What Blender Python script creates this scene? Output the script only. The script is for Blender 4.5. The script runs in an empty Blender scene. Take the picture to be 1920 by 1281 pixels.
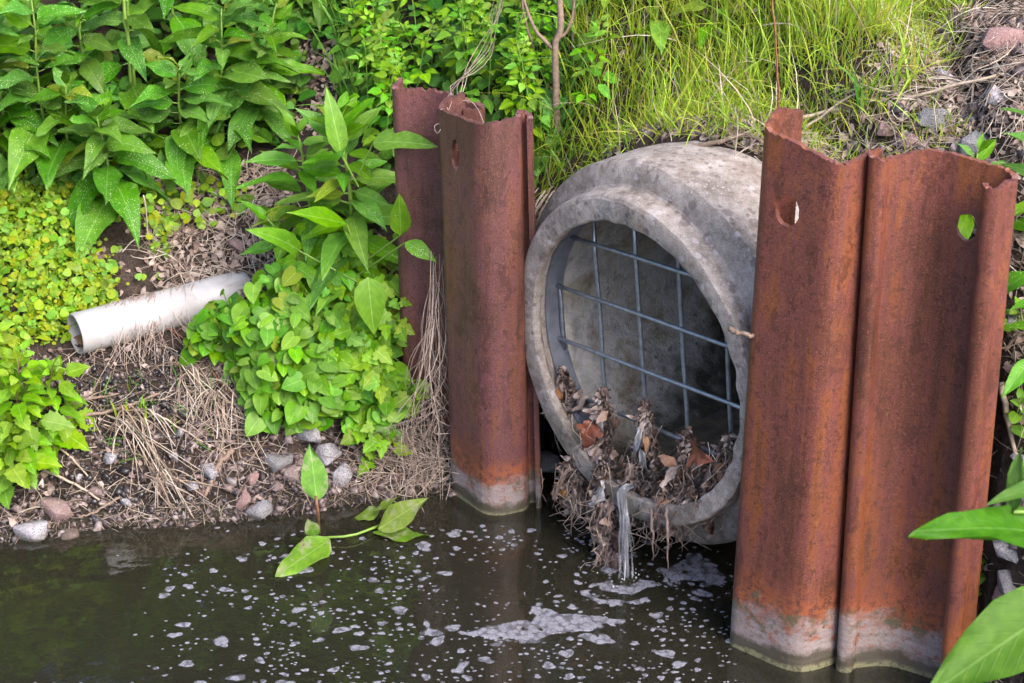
import bpy, bmesh, math, random
import numpy as np
from mathutils import Vector, Matrix
R = math.radians
rng = np.random.default_rng(7)
random.seed(7)
S = bpy.context.scene
COL = S.collection

# ------------------------------------------------------------------ camera, sky, sun, exposure
CAM_H, PITCH, FPX = 2.27, 28.0, 3500.0
cd = bpy.data.cameras.new('camera'); cam = bpy.data.objects.new('camera', cd); COL.objects.link(cam)
cam.location = (0, 0, CAM_H); cam.rotation_euler = (R(90 - PITCH), 0, 0)
cd.sensor_width = 36; cd.lens = FPX / 1920 * 36; cd.clip_start = .05; cd.clip_end = 400
cd.dof.use_dof = True; cd.dof.focus_distance = 3.75; cd.dof.aperture_fstop = 9.0
S.camera = cam
SUN_EL, SUN_AZ = 44.0, 140.0      # azimuth clockwise from +Y (the way we look): behind us, to the right
W = bpy.data.worlds.new('World'); S.world = W; W.use_nodes = True
nt = W.node_tree; bg = nt.nodes['Background']
sky = nt.nodes.new('ShaderNodeTexSky'); sky.sky_type = 'NISHITA'; sky.sun_disc = False
sky.sun_elevation = R(SUN_EL); sky.sun_rotation = R(SUN_AZ); sky.air_density = 1.0; sky.dust_density = 4.0; sky.ozone_density = 1.0
nt.links.new(sky.outputs[0], bg.inputs[0]); bg.inputs[1].default_value = 0.15
sl = bpy.data.lights.new('sun', 'SUN'); sl.energy = 1.5; sl.angle = R(40); sl.color = (1, .95, .88)
sun = bpy.data.objects.new('sun', sl); COL.objects.link(sun)
sd = Vector((math.sin(R(SUN_AZ)) * math.cos(R(SUN_EL)), math.cos(R(SUN_AZ)) * math.cos(R(SUN_EL)), math.sin(R(SUN_EL))))
sun.rotation_euler = sd.to_track_quat('Z', 'Y').to_euler()
vs = S.view_settings; vs.view_transform = 'Standard'; vs.look = 'None'; vs.gamma = 1; vs.exposure = 1.5; vs.use_curve_mapping = False
S.render.engine = 'CYCLES'
cy = S.cycles; cy.use_denoising = True; cy.use_adaptive_sampling = True; cy.adaptive_threshold = .03; cy.max_bounces = 4; cy.diffuse_bounces = 2; cy.glossy_bounces = 2
cy.transmission_bounces = 4; cy.transparent_max_bounces = 8; cy.caustics_reflective = False; cy.caustics_refractive = False

# ------------------------------------------------------------------ picture measurements -> places in the world
_p = R(PITCH); _s, _c = math.sin(_p), math.cos(_p)
def raydir(px, py):
    u = (px - 960) / FPX; v = (py - 640.5) / FPX
    return Vector((u, _c - v * _s, -_s - v * _c))
def atY(px, py, Y): d = raydir(px, py); return Vector((0, 0, CAM_H)) + d * (Y / d.y)
def atZ(px, py, z): d = raydir(px, py); return Vector((0, 0, CAM_H)) + d * ((z - CAM_H) / d.z)
def pix(x, y, z):
    zz = z - CAM_H; dep = y * _c - zz * _s; v = -y * _s - zz * _c
    return 960 + FPX * x / dep, 640.5 + FPX * v / dep
# pipe mouth: centre of its front plane, inward axis, sideways axis
PC = Vector((.2407, 3.2472, CAM_H - 1.7771)); PN = Vector((.77938, .62656, 0)); PH = Vector((.62656, -.77938, 0))
def onmouth(px, py, s=0.0):
    d = raydir(px, py); o = PC + PN * s - Vector((0, 0, CAM_H)); return Vector((0, 0, CAM_H)) + d * (o.dot(PN) / d.dot(PN))

# ------------------------------------------------------------------ terrain height
def sines(n, lo, hi, seed):
    r = np.random.default_rng(seed); k = np.exp(r.uniform(np.log(lo), np.log(hi), n)); a = r.uniform(0, 2 * np.pi, n)
    return k * np.cos(a), k * np.sin(a), r.uniform(0, 2 * np.pi, n), (lo / k) ** .8
_N1 = sines(26, 3, 14, 1); _N2 = sines(40, 18, 90, 2)
def nz(N, x, y):
    out = np.zeros(np.shape(x))
    for kx, ky, ph, am in zip(*N): out = out + am * np.sin(kx * x + ky * y + ph)
    return out
EX = np.array([-60, -3, -1.3, -.95, -.62, -.5, -.3, -.15, .02, .12, .35, .5, .62, .70, .86, .91, 1.02, 1.5, 2.0, 60])
EY = np.array([3.3, 3.3, 3.32, 3.37, 3.44, 3.46, 3.52, 3.555, 3.62, 3.64, 3.55, 3.35, 3.08, 2.98, 2.88, 2.72, 2.5, 1.6, 1.4, 1.4])
def base_h(x, y):
    s = y - np.interp(x, EX, EY)
    up = np.where(s < .9, .72 * s, .648 + (s - .9) * .45)
    up = np.minimum(up, 1.25 + .06 * np.maximum(0, s - 2.2))
    z = np.where(s > 0, up, np.maximum(-.42, .62 * s))
    near = np.clip((.9 - y) * .7, -.6, 1.0)
    return np.maximum(z, near)
CP = []
def cp(px, py, Y): p = atY(px, py, Y); CP.append((p.x, p.y, p.z))
for a in [(0, 900, 3.47), (200, 860, 3.53), (420, 850, 3.55), (600, 830, 3.58), (120, 760, 3.62), (300, 740, 3.64), (480, 720, 3.66), (700, 760, 3.63), (800, 850, 3.60),
          (60, 660, 3.73), (150, 690, 3.74), (350, 640, 3.83), (560, 600, 3.84), (690, 640, 3.72), (770, 700, 3.70),
          (0, 560, 3.86), (200, 500, 3.95), (380, 470, 4.02), (560, 460, 3.98), (680, 480, 3.85), (0, 380, 4.1), (250, 350, 4.15), (450, 330, 4.18), (620, 330, 4.05), (700, 300, 4.0),
          (0, 150, 4.4), (300, 130, 4.42), (550, 130, 4.4), (700, 130, 4.28), (850, 150, 4.1), (950, 220, 3.86), (300, -60, 4.75), (700, -60, 4.6),
          (1000, 60, 4.12), (1000, 330, 3.66), (1060, 330, 3.56), (1150, 292, 3.50), (1100, 200, 3.7), (1100, 50, 3.98), (1100, -60, 4.25), (1250, 278, 3.47), (1350, 268, 3.46), (1450, 262, 3.43),
          (1300, 150, 3.66), (1300, 0, 3.92), (1500, 150, 3.58), (1500, 0, 3.84), (1500, -80, 4.05), (1650, 250, 3.33), (1700, 100, 3.58), (1800, 250, 3.25), (1800, 100, 3.5), (1850, 0, 3.72),
          (1900, 350, 3.12), (1900, 480, 3.02), (1900, 600, 2.98), (1910, 800, 2.9), (1900, 1000, 2.83), (1890, 1150, 2.74), (1880, 1270, 2.68), (2100, 300, 3.1), (2100, 700, 2.85), (2100, 1100, 2.6), (2100, 0, 3.6)]:
    cp(*a)
CP += [(.1, 3.62, .10), (.3, 3.6, .2), (.05, 3.75, .45), (.45, 3.35, .25), (.62, 3.12, .55), (.8, 3.0, .68)]
CP = np.array(CP); SG = .26
def _k(x, y): return np.exp(-((x[..., None] - CP[:, 0]) ** 2 + (y[..., None] - CP[:, 1]) ** 2) / (2 * SG * SG))
_w = np.linalg.solve(_k(CP[:, 0], CP[:, 1]) + .06 * np.eye(len(CP)), CP[:, 2] - base_h(CP[:, 0], CP[:, 1]))
def height(x, y):
    x = np.asarray(x, float); y = np.asarray(y, float)
    near = (x > -3.2) & (x < 3.2) & (y > 1.2) & (y < 6.2)
    res = np.zeros(x.shape)
    if near.any(): res[near] = _k(x[near], y[near]) @ _w
    z = base_h(x, y) + res
    s = y - np.interp(x, EX, EY); z = np.where((s < .12) & (y > 1.3), np.minimum(z, np.maximum(.75 * s + .012, -.42)), z)
    # soil heaped over the concrete pipe behind its mouth, and kept clear of the mouth
    dx, dy = x - PC.x, y - PC.y; a = dx * PN.x + dy * PN.y; h = dx * PH.x + dy * PH.y
    lim = .125 + .22 * (h + .30); top = PC.z + np.sqrt(np.maximum(.402 ** 2 - h * h, 0)); k = np.clip((a - lim) / .07, 0, 1)
    on = (np.abs(h) < .40) & (a > -.12) & (a < 2.6); z = np.where(on, np.where(k > 0, np.maximum(z, top - .05 + .075 * k), np.where(z < top, np.minimum(z, PC.z - .47), np.minimum(z, top - .03))), z)
    return z + .012 * nz(_N1, x, y) * .35 + .0045 * nz(_N2, x, y) * .4
GX0, GY0, GS = -3.0, 1.4, .02
_gx, _gy = np.meshgrid(np.arange(GX0, 3.0, GS), np.arange(GY0, 6.4, GS), indexing='ij'); HG = height(_gx, _gy)
def hz(x, y):
    fx = np.clip((np.asarray(x, float) - GX0) / GS, 0, HG.shape[0] - 1.001); fy = np.clip((np.asarray(y, float) - GY0) / GS, 0, HG.shape[1] - 1.001)
    i, j = fx.astype(int), fy.astype(int); a, b = fx - i, fy - j
    return HG[i, j] * (1 - a) * (1 - b) + HG[i + 1, j] * a * (1 - b) + HG[i, j + 1] * (1 - a) * b + HG[i + 1, j + 1] * a * b
def ground(px, py):
    d = raydir(px, py); t = np.arange(2.0, 7.5, .01); x = d.x * t; y = d.y * t; z = CAM_H + d.z * t
    i = int(np.argmax(z < hz(x, y))) ; return Vector((x[i], y[i], float(hz(x[i], y[i]))))
def gnormal(x, y, e=.03):
    n = np.stack([-(hz(x + e, y) - hz(x - e, y)) / (2 * e), -(hz(x, y + e) - hz(x, y - e)) / (2 * e), np.ones(np.shape(x))], -1)
    return n / np.linalg.norm(n, axis=-1, keepdims=True)
def inpoly(px, py, poly):
    c = np.zeros(np.shape(px), bool); n = len(poly)
    for i in range(n):
        x1, y1 = poly[i]; x2, y2 = poly[i - 1]
        if y1 == y2: continue
        c ^= ((y1 > py) != (y2 > py)) & (px < (x2 - x1) * (py - y1) / (y2 - y1) + x1)
    return c
def inpipe(x, y, z, m=.405):
    dx, dy, dz = x - PC.x, y - PC.y, z - PC.z; s = dx * PN.x + dy * PN.y; h = dx * PH.x + dy * PH.y
    return (s > -.08) & (s < 2) & (h * h + dz * dz < m * m)
def scatter(n, polys, wet=False, bbox=(-1.7, 1.7, 2.3, 5.2)):
    """n points spread evenly over the ground where it shows inside one of the picture's regions."""
    out = []; have = 0
    for _ in range(60):
        x = rng.uniform(bbox[0], bbox[1], 20000); y = rng.uniform(bbox[2], bbox[3], 20000); z = hz(x, y); px, py = pix(x, y, z)
        ok = np.zeros(len(x), bool)
        for p in polys: ok |= inpoly(px, py, p)
        ok &= ~inpipe(x, y, z)
        if not wet: ok &= z > .004
        out.append(np.stack([x, y, z], 1)[ok]); have += ok.sum()
        if have >= n: break
    return np.concatenate(out)[:n]

# ------------------------------------------------------------------ mesh helpers
def build(name, V, F, mat, parent=None, smooth=True, uv=None):
    """V (n,3); F (m,k) array with one k, or a list of index lists; uv (n,2) per vertex."""
    me = bpy.data.meshes.new(name)
    if isinstance(F, np.ndarray):
        m, k = F.shape; me.vertices.add(len(V)); me.vertices.foreach_set('co', np.asarray(V, np.float32).ravel())
        me.loops.add(m * k); me.loops.foreach_set('vertex_index', F.astype(np.int32).ravel())
        me.polygons.add(m); me.polygons.foreach_set('loop_start', np.arange(0, m * k, k, dtype=np.int32))
        me.update(calc_edges=True)
    else:
        me.from_pydata([tuple(v) for v in V], [], F)
    if uv is not None:
        l = me.uv_layers.new(name='UVMap'); idx = np.empty(len(me.loops), np.int32); me.loops.foreach_get('vertex_index', idx)
        l.data.foreach_set('uv', np.asarray(uv, np.float32)[idx].ravel())
    if smooth: me.polygons.foreach_set('use_smooth', np.ones(len(me.polygons), bool))
    me.validate(); me.update()
    if mat: me.materials.append(mat)
    return obj(name, me, parent)
def obj(name, data, parent=None):
    o = bpy.data.objects.new(name, data); COL.objects.link(o)
    if parent is not None: o.parent = parent
    return o
def tag(o, label=None, cat=None, group=None, kind=None):
    for k, v in (('label', label), ('category', cat), ('group', group), ('kind', kind)):
        if v: o[k] = v
    return o
def empty(name, loc=(0, 0, 0)):
    o = obj(name, None); o.location = loc; o.empty_display_size = .02; return o
class Tubes:
    """collects bent tubes (and nothing else) into one mesh"""
    def __init__(s): s.V = []; s.F = []
    def add(s, pts, rad, sides=5, cap=True):
        pts = [Vector(p) for p in pts]; n = len(pts); b = len(s.V)
        rad = rad if hasattr(rad, '__len__') else [rad] * n
        up = None
        for i in range(n):
            t = (pts[min(i + 1, n - 1)] - pts[max(i - 1, 0)]).normalized()
            if up is None: up = t.orthogonal().normalized()
            up = (up - t * up.dot(t)); up = up.normalized() if up.length > 1e-6 else t.orthogonal().normalized()
            w = t.cross(up)
            for k in range(sides):
                a = 2 * math.pi * k / sides; s.V.append(pts[i] + (up * math.cos(a) + w * math.sin(a)) * rad[i])
        for i in range(n - 1):
            for k in range(sides):
                k2 = (k + 1) % sides; s.F.append((b + i * sides + k, b + i * sides + k2, b + (i + 1) * sides + k2, b + (i + 1) * sides + k))
        if cap and sides > 3:
            s.F.append(tuple(b + k for k in reversed(range(sides)))); s.F.append(tuple(b + (n - 1) * sides + k for k in range(sides)))
        return s
    def build(s, name, mat, parent=None): return build(name, s.V, s.F, mat, parent)
def spline(pts, n):
    """Catmull-Rom through pts, n points in all"""
    P = [Vector(p) for p in pts]; P = [P[0] * 2 - P[1]] + P + [P[-1] * 2 - P[-2]]; m = len(P) - 3; out = []
    for i in range(n):
        u = i / (n - 1) * m; k = min(int(u), m - 1); t = u - k; a, b, c, d = P[k:k + 4]
        out.append(.5 * ((2 * b) + (c - a) * t + (2 * a - 5 * b + 4 * c - d) * t * t + (3 * b - a - 3 * c + d) * t ** 3))
    return out
def many(templates, pos, rot, name, mat, parent=None, smooth=True, uv=True):
    """copies of templates (V, F, UV) at pos (n,3) with matrices rot (n,3,3), joined into one mesh"""
    n = len(pos); which = rng.integers(0, len(templates), n); VV = []; FF = []; UU = []; off = 0
    for t, (tv, tf, tu) in enumerate(templates):
        sel = which == t; c = int(sel.sum())
        if not c: continue
        v = np.einsum('nij,kj->nki', rot[sel], tv) + pos[sel][:, None, :]
        VV.append(v.reshape(-1, 3)); FF.append((tf[None] + (off + np.arange(c) * len(tv))[:, None, None]).reshape(-1, tf.shape[1]))
        if uv: UU.append(np.tile(tu, (c, 1)))
        off += c * len(tv)
    return build(name, np.concatenate(VV), np.concatenate(FF), mat, parent, smooth, np.concatenate(UU) if uv else None)
def frames(d, n, sx, sy=None, sz=None):
    """(n,3,3) matrices: x axis along d, z near n, scaled"""
    d = d / np.linalg.norm(d, axis=1, keepdims=True); y = np.cross(n, d); y /= np.linalg.norm(y, axis=1, keepdims=True) + 1e-9; z = np.cross(d, y)
    sx = np.broadcast_to(sx, len(d)); sy = sx if sy is None else np.broadcast_to(sy, len(d)); sz = sx if sz is None else np.broadcast_to(sz, len(d))
    return np.stack([d * sx[:, None], y * sy[:, None], z * sz[:, None]], 2)

# ------------------------------------------------------------------ materials
def mat(name):
    m = bpy.data.materials.new(name); m.use_nodes = True; t = m.node_tree; t.nodes.clear()
    out = t.nodes.new('ShaderNodeOutputMaterial'); return m, t, out
class G:
    def __init__(s, t): s.t = t
    def n(s, typ, **kw):
        nd = s.t.nodes.new('ShaderNode' + typ)
        for k, v in kw.items(): setattr(nd, k, v)
        return nd
    def put(s, sock, v):
        if isinstance(v, bpy.types.NodeSocket): s.t.links.new(v, sock)
        elif isinstance(v, (tuple, list)) and len(v) == 3 and sock.type == 'RGBA': sock.default_value = (*v, 1)
        else: sock.default_value = v
    def coord(s, kind='Object'): return s.n('TexCoord').outputs[kind]
    def pos(s): return s.n('NewGeometry').outputs['Position']
    def map(s, v, scale=(1, 1, 1), loc=(0, 0, 0), rot=(0, 0, 0)):
        m = s.n('Mapping'); s.put(m.inputs[0], v); m.inputs['Scale'].default_value = scale; s.put(m.inputs['Location'], loc); m.inputs['Rotation'].default_value = rot; return m.outputs[0]
    def noise(s, v, scale, detail=4, rough=.6, dist=0):
        m = s.n('TexNoise'); s.put(m.inputs['Vector'], v); m.inputs['Scale'].default_value = scale; m.inputs['Detail'].default_value = detail; m.inputs['Roughness'].default_value = rough; m.inputs['Distortion'].default_value = dist; return m.outputs[0]
    def voro(s, v, scale, feat='F1', rnd=1):
        m = s.n('TexVoronoi', feature=feat); s.put(m.inputs['Vector'], v); m.inputs['Scale'].default_value = scale; m.inputs['Randomness'].default_value = rnd; return m
    def ramp(s, f, stops, interp='LINEAR'):
        m = s.n('ValToRGB'); s.put(m.inputs[0], f); cr = m.color_ramp; cr.interpolation = interp
        while len(cr.elements) < len(stops): cr.elements.new(.5)
        for e, (p, c) in zip(cr.elements, stops): e.position = p; e.color = (*c, 1) if len(c) == 3 else c
        return m.outputs[0]
    def val(s, f, a, b): return s.ramp(f, [(a, (0, 0, 0)), (b, (1, 1, 1))])
    def mix(s, f, a, b, mode='MIX'):
        m = s.n('Mix', data_type='RGBA', blend_type=mode); s.put(m.inputs[0], f); s.put(m.inputs[6], a); s.put(m.inputs[7], b); return m.outputs[2]
    def math(s, op, a, b=0.0, c=0.0, clamp=False):
        m = s.n('Math', operation=op, use_clamp=clamp); s.put(m.inputs[0], a); s.put(m.inputs[1], b)
        if op in ('MULTIPLY_ADD', 'SMOOTH_MIN', 'COMPARE'): s.put(m.inputs[2], c)
        return m.outputs[0]
    def bump(s, h, strength=.3, dist=.01, normal=None):
        m = s.n('Bump'); s.put(m.inputs['Height'], h); m.inputs['Strength'].default_value = strength; m.inputs['Distance'].default_value = dist
        if normal is not None: s.put(m.inputs['Normal'], normal)
        return m.outputs[0]
    def bsdf(s, col, rough=.6, bump=None, spec=.5, metal=0):
        m = s.n('BsdfPrincipled'); s.put(m.inputs['Base Color'], col); s.put(m.inputs['Roughness'], rough); s.put(m.inputs['Specular IOR Level'], spec); s.put(m.inputs['Metallic'], metal)
        if bump is not None: s.put(m.inputs['Normal'], bump)
        return m.outputs[0]
    def hsv(s, col, h=.5, sa=1, v=1):
        m = s.n('HueSaturation'); s.put(m.inputs['Color'], col); s.put(m.inputs['Hue'], h); s.put(m.inputs['Saturation'], sa); s.put(m.inputs['Value'], v); return m.outputs[0]
def mr(g, f, a, b, c, d):
    m = g.n('MapRange'); g.put(m.inputs[0], f); m.inputs[1].default_value = a; m.inputs[2].default_value = b; m.inputs[3].default_value = c; m.inputs[4].default_value = d; return m.outputs[0]

def leaf_mat(name, col, hue=.02, val=.35, rough=.42, trans=.35, veins=7.0, specks=0.0, island=False, tip=None, patch=None):
    m, t, out = mat(name); g = G(t)
    rnd = g.n('NewGeometry').outputs['Random Per Island'] if island else g.n('ObjectInfo').outputs['Random']
    r2 = g.math('FRACT', g.math('MULTIPLY', rnd, 17.31)); r3 = g.math('FRACT', g.math('MULTIPLY', rnd, 53.77))
    uv = g.coord('UV'); sx = g.n('SeparateXYZ'); g.put(sx.inputs[0], uv); U, Vv = sx.outputs[0], sx.outputs[1]
    av = g.math('ABSOLUTE', g.math('SUBTRACT', Vv, .5))
    mid = g.math('LESS_THAN', av, .018)
    side = g.math('SINE', g.math('MULTIPLY', g.math('SUBTRACT', U, g.math('MULTIPLY', av, .75)), veins * 6.283))
    sidev = mr(g, side, .82, 1, 0, 1)
    base = g.hsv(col, mr(g, r2, 0, 1, .5 - hue, .5 + hue), mr(g, r3, 0, 1, .88, 1.05), mr(g, rnd, 0, 1, 1 - val, 1 + val))
    nzv = g.noise(g.pos(), 55, 1)
    base = g.mix(g.val(nzv, .35, .75), base, g.hsv(base, .49, 1, 1.3))
    if tip: base = g.mix(g.math('MULTIPLY', g.val(g.math('ADD', g.math('MULTIPLY', r3, .75), g.math('MULTIPLY', nzv, .4)), .72, .9), .8), base, tip)
    base = g.mix(g.math('MULTIPLY', g.math('GREATER_THAN', r2, .965), .6), base, (.25, .27, .02)); base = g.mix(g.math('MULTIPLY', g.math('GREATER_THAN', g.math('ADD', nzv, g.math('MULTIPLY', av, .35)), .86), g.math('GREATER_THAN', r3, .7)), base, (.14, .10, .02))
    vein = g.math('MAXIMUM', g.math('MULTIPLY', mid, .55), g.math('MULTIPLY', sidev, .16))
    base = g.mix(vein, base, g.hsv(base, .49, .8, 1.7))
    if patch:
        pn = g.noise(g.pos(), 34, 4, .6); base = g.mix(g.math('MULTIPLY', g.val(pn, .52, .62), .7), base, patch)
    if specks:
        vo = g.voro(g.pos(), 240); cl = g.noise(g.map(g.pos(), loc=(3.1, 0, 0)), 22, 2)
        sp = g.math('MULTIPLY', g.math('LESS_THAN', vo.outputs['Distance'], .2), g.math('GREATER_THAN', g.math('ADD', cl, g.math('MULTIPLY', r2, .12)), .66 - specks * .12))
        base = g.mix(g.math('MULTIPLY', sp, .9), base, (.62, .60, .42))
    hgt = g.math('MULTIPLY', sidev, -.5)
    bp = g.bump(g.math('ADD', hgt, g.math('MULTIPLY', mid, -1)), .35, .002)
    d = g.bsdf(base, rough + .06, bp, .26); tr = g.n('BsdfTranslucent'); g.put(tr.inputs[0], g.hsv(base, .485, 1.05, 1.35))
    mx = g.n('MixShader'); mx.inputs[0].default_value = trans; t.links.new(d, mx.inputs[1]); t.links.new(tr.outputs[0], mx.inputs[2]); t.links.new(mx.outputs[0], out.inputs[0])
    return m
def plain_mat(name, stops, rough=.8, scale=40, island=True, bump=.3, spec=.3, trans=0, grain=(1, 1, 1)):
    """colour picked per piece from the stops, with fine grain"""
    m, t, out = mat(name); g = G(t)
    rnd = g.n('NewGeometry').outputs['Random Per Island'] if island else g.n('ObjectInfo').outputs['Random']
    n = g.noise(g.map(g.pos(), grain), scale, 5, .65)
    c = g.ramp(g.math('ADD', g.math('MULTIPLY', rnd, .8), g.math('MULTIPLY', n, .25)), stops)
    c = g.mix(g.val(n, .3, .7), g.hsv(c, .5, 1, .72), g.hsv(c, .5, .95, 1.25))
    d = g.bsdf(c, rough, g.bump(n, bump, .004), spec)
    if trans:
        tr = g.n('BsdfTranslucent'); g.put(tr.inputs[0], c); mx = g.n('MixShader'); mx.inputs[0].default_value = trans
        t.links.new(d, mx.inputs[1]); t.links.new(tr.outputs[0], mx.inputs[2]); d = mx.outputs[0]
    t.links.new(d, out.inputs[0]); return m

M = {}
def rust(name, tone, orange, seed, tide=1.0):
    m, t, out = mat(name); g = G(t); P = g.map(g.pos(), loc=(seed, seed * 2.3, 0))
    big = g.noise(g.map(P, (1, 1, .3)), 9, 5, .62, .3); streak = g.noise(g.map(P, (1, 1, .05)), 60, 4, .65); fine = g.noise(P, 260, 2, .75); mid = g.noise(P, 85, 3, .8)
    pink = tuple(x * y for x, y in zip(tone, (1.15, 1.12, 1.5)))
    a = g.ramp(g.math('ADD', g.math('MULTIPLY', big, .68), g.math('MULTIPLY', streak, .32)), [(.36, tuple(x * .5 for x in tone)), (.45, tone), (.51, pink), (.57, orange), (.66, tuple(x * .7 for x in tone))])
    a = g.mix(mr(g, fine, .44, .64, 0, .42), a, g.hsv(a, .512, 1.05, 1.45)); a = g.mix(mr(g, mid, .53, .66, 0, .55), a, tuple(x * .28 for x in tone))
    a = g.mix(mr(g, g.noise(P, 430, 2), .58, .66, 0, .35), a, (.40, .19, .12))
    vo = g.voro(P, 150); a = g.mix(g.math('MULTIPLY', g.math('LESS_THAN', vo.outputs['Distance'], .16), g.math('GREATER_THAN', mid, .52)), a, (.02, .012, .012))
    fl = g.noise(g.map(P, (1, 1, .55)), 34, 5, .7, .5); a = g.mix(mr(g, fl, .57, .60, 0, .5), a, tuple(x * .42 for x in tone)); a = g.mix(mr(g, fl, .40, .37, 0, .35), a, g.hsv(orange, .51, 1, 1.35))
    # tide marks: bare orange, then pale mineral crust, then dark algae at the waterline
    sx = g.n('SeparateXYZ'); g.put(sx.inputs[0], g.pos()); z = sx.outputs[2]
    wob = g.math('MULTIPLY', g.math('SUBTRACT', g.noise(P, 10, 6, .68), .5), .22); z = g.math('DIVIDE', z, tide); zz = g.math('ADD', z, wob)
    a = g.mix(g.math('MULTIPLY', mr(g, zz, .22, .13, 0, 1), mr(g, mid, .42, .56, 0, .8)), a, (.33, .095, .035))
    lay = g.noise(g.map(P, (.35, .35, 5)), 26, 4, .6); crust = g.mix(lay, (.16, .13, .13), (.40, .345, .35)); crust = g.mix(mr(g, fine, .5, .66, 0, .45), crust, (.13, .09, .08))
    a = g.mix(g.math('MULTIPLY', mr(g, zz, .130, .095, 0, 1), mr(g, g.noise(P, 48, 6, .75), .34, .48, 0, .95)), a, crust)
    a = g.mix(g.math('MULTIPLY', g.math('MULTIPLY', mr(g, zz, .15, .12, 0, 1), mr(g, zz, .06, .11, 0, 1)), mr(g, g.noise(P, 30, 5, .7), .50, .58, 0, .85)), a, (.085, .08, .045))
    a = g.mix(mr(g, g.math('ADD', z, g.math('MULTIPLY', wob, .55)), .048, .030, 0, .90), a, g.mix(lay, (.030, .026, .016), (.085, .075, .05)))
    a = g.mix(g.math('MULTIPLY', mr(g, g.math('ADD', z, g.math('MULTIPLY', wob, .2)), .014, .006, 0, 1), g.val(mid, .38, .52)), a, (.22, .21, .12))
    h = g.math('ADD', g.math('MULTIPLY', fine, .6), g.math('MULTIPLY', mid, .8)); bp = g.bump(h, .28, .004)
    t.links.new(g.bsdf(a, g.math('ADD', .38, g.math('MULTIPLY', fine, .22)), bp, .6), out.inputs[0]); return m
M['rust_wall'] = rust('rust_brown', (.088, .033, .030), (.125, .044, .030), 0, .72)
M['rust_orange'] = rust('rust_orange', (.112, .034, .023), (.170, .050, .020), 5.2)
def concrete():
    m, t, out = mat('weathered_concrete'); g = G(t); P = g.pos()
    big = g.noise(P, 9, 5, .6); fine = g.noise(P, 260, 4, .75); mid = g.noise(P, 45, 5, .65)
    a = g.ramp(g.math('ADD', g.math('MULTIPLY', big, .55), g.math('MULTIPLY', mid, .45)), [(.36, (.15, .122, .108)), (.49, (.285, .245, .228)), (.62, (.42, .37, .355))])
    a = g.mix(g.math('MULTIPLY', g.val(fine, .52, .66), .55), a, (.11, .095, .09))
    a = g.mix(g.math('MULTIPLY', g.val(g.noise(P, 420, 2), .58, .66), .5), a, (.55, .5, .46))
    for sc, th, c, sd in ((24, .30, (.13, .10, .105), 0), (34, .27, (.44, .40, .43), 4), (50, .30, (.10, .08, .08), 9), (80, .26, (.46, .42, .44), 2)):
        vo = g.voro(g.map(P, loc=(sd, sd, sd)), sc); wv = g.math('ADD', vo.outputs['Distance'], g.math('MULTIPLY', g.math('SUBTRACT', mid, .5), .35))
        a = g.mix(g.math('MULTIPLY', mr(g, wv, th, th - .10, 0, .6), g.val(g.noise(g.map(P, loc=(sd, 0, 3)), 8, 3), .42, .52)), a, c)
    a = g.mix(mr(g, g.noise(g.map(P, loc=(7, 1, 2)), 11, 6, .7), .53, .68, 0, .55), a, (.15, .105, .075))
    # damp dark growth low down on the ring
    sx = g.n('SeparateXYZ'); g.put(sx.inputs[0], P); zz = g.math('ADD', sx.outputs[2], g.math('MULTIPLY', g.math('SUBTRACT', big, .5), .35))
    a = g.mix(mr(g, zz, .30, .12, 0, .75), a, (.06, .055, .035))
    bp = g.bump(g.math('ADD', g.math('MULTIPLY', fine, .6), mid), .6, .006)
    t.links.new(g.bsdf(a, .85, bp, .3), out.inputs[0]); return m
M['concrete'] = concrete()
def concrete_in():
    m, t, out = mat('damp_shaded_inner_concrete'); g = G(t); P = g.pos()
    big = g.noise(P, 7, 6, .68, .6); mid = g.noise(P, 40, 4, .6); fine = g.noise(P, 160, 3)
    a = g.ramp(big, [(.36, (.24, .19, .13)), (.45, (.42, .37, .31)), (.52, (.54, .51, .49)), (.60, (.40, .38, .37)), (.68, (.30, .235, .16))])
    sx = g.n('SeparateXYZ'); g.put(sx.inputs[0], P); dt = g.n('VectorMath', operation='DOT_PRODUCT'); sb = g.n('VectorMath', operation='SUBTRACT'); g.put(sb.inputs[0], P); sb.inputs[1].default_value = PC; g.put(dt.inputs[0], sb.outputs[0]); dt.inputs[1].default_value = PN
    zz = g.math('ADD', g.math('SUBTRACT', sx.outputs[2], g.math('MULTIPLY', dt.outputs['Value'], .36)), g.math('MULTIPLY', g.math('SUBTRACT', g.noise(P, 9, 5, .65), .5), .45))  # damp low down; the inward term paints the bore's shade into the colour
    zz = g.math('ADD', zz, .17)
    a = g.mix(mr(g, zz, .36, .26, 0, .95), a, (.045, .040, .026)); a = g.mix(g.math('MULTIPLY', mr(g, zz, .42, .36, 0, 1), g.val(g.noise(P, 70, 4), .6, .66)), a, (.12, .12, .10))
    a = g.mix(mr(g, mid, .52, .66, 0, .4), a, (.15, .12, .09)); bp = g.bump(g.math('ADD', mid, g.math('MULTIPLY', fine, .4)), .5, .008)
    t.links.new(g.bsdf(a, .55, bp, .45), out.inputs[0]); return m
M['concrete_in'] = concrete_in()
def simple(name, col, rough, var=.15, scale=30, metal=0, spec=.5, bump=.1):
    m, t, out = mat(name); g = G(t); n = g.noise(g.pos(), scale, 5, .65)
    c = g.mix(g.val(n, .3, .7), tuple(x * (1 - var) for x in col), tuple(min(1, x * (1 + var)) for x in col))
    t.links.new(g.bsdf(c, rough, g.bump(n, bump, .003), spec, metal), out.inputs[0]); return m
M['steel'] = simple('galvanised_steel', (.30, .33, .38), .42, .3, 60, .75)
M['band'] = simple('galvanised_band', (.25, .27, .33), .45, .25, 30, .5)
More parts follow.
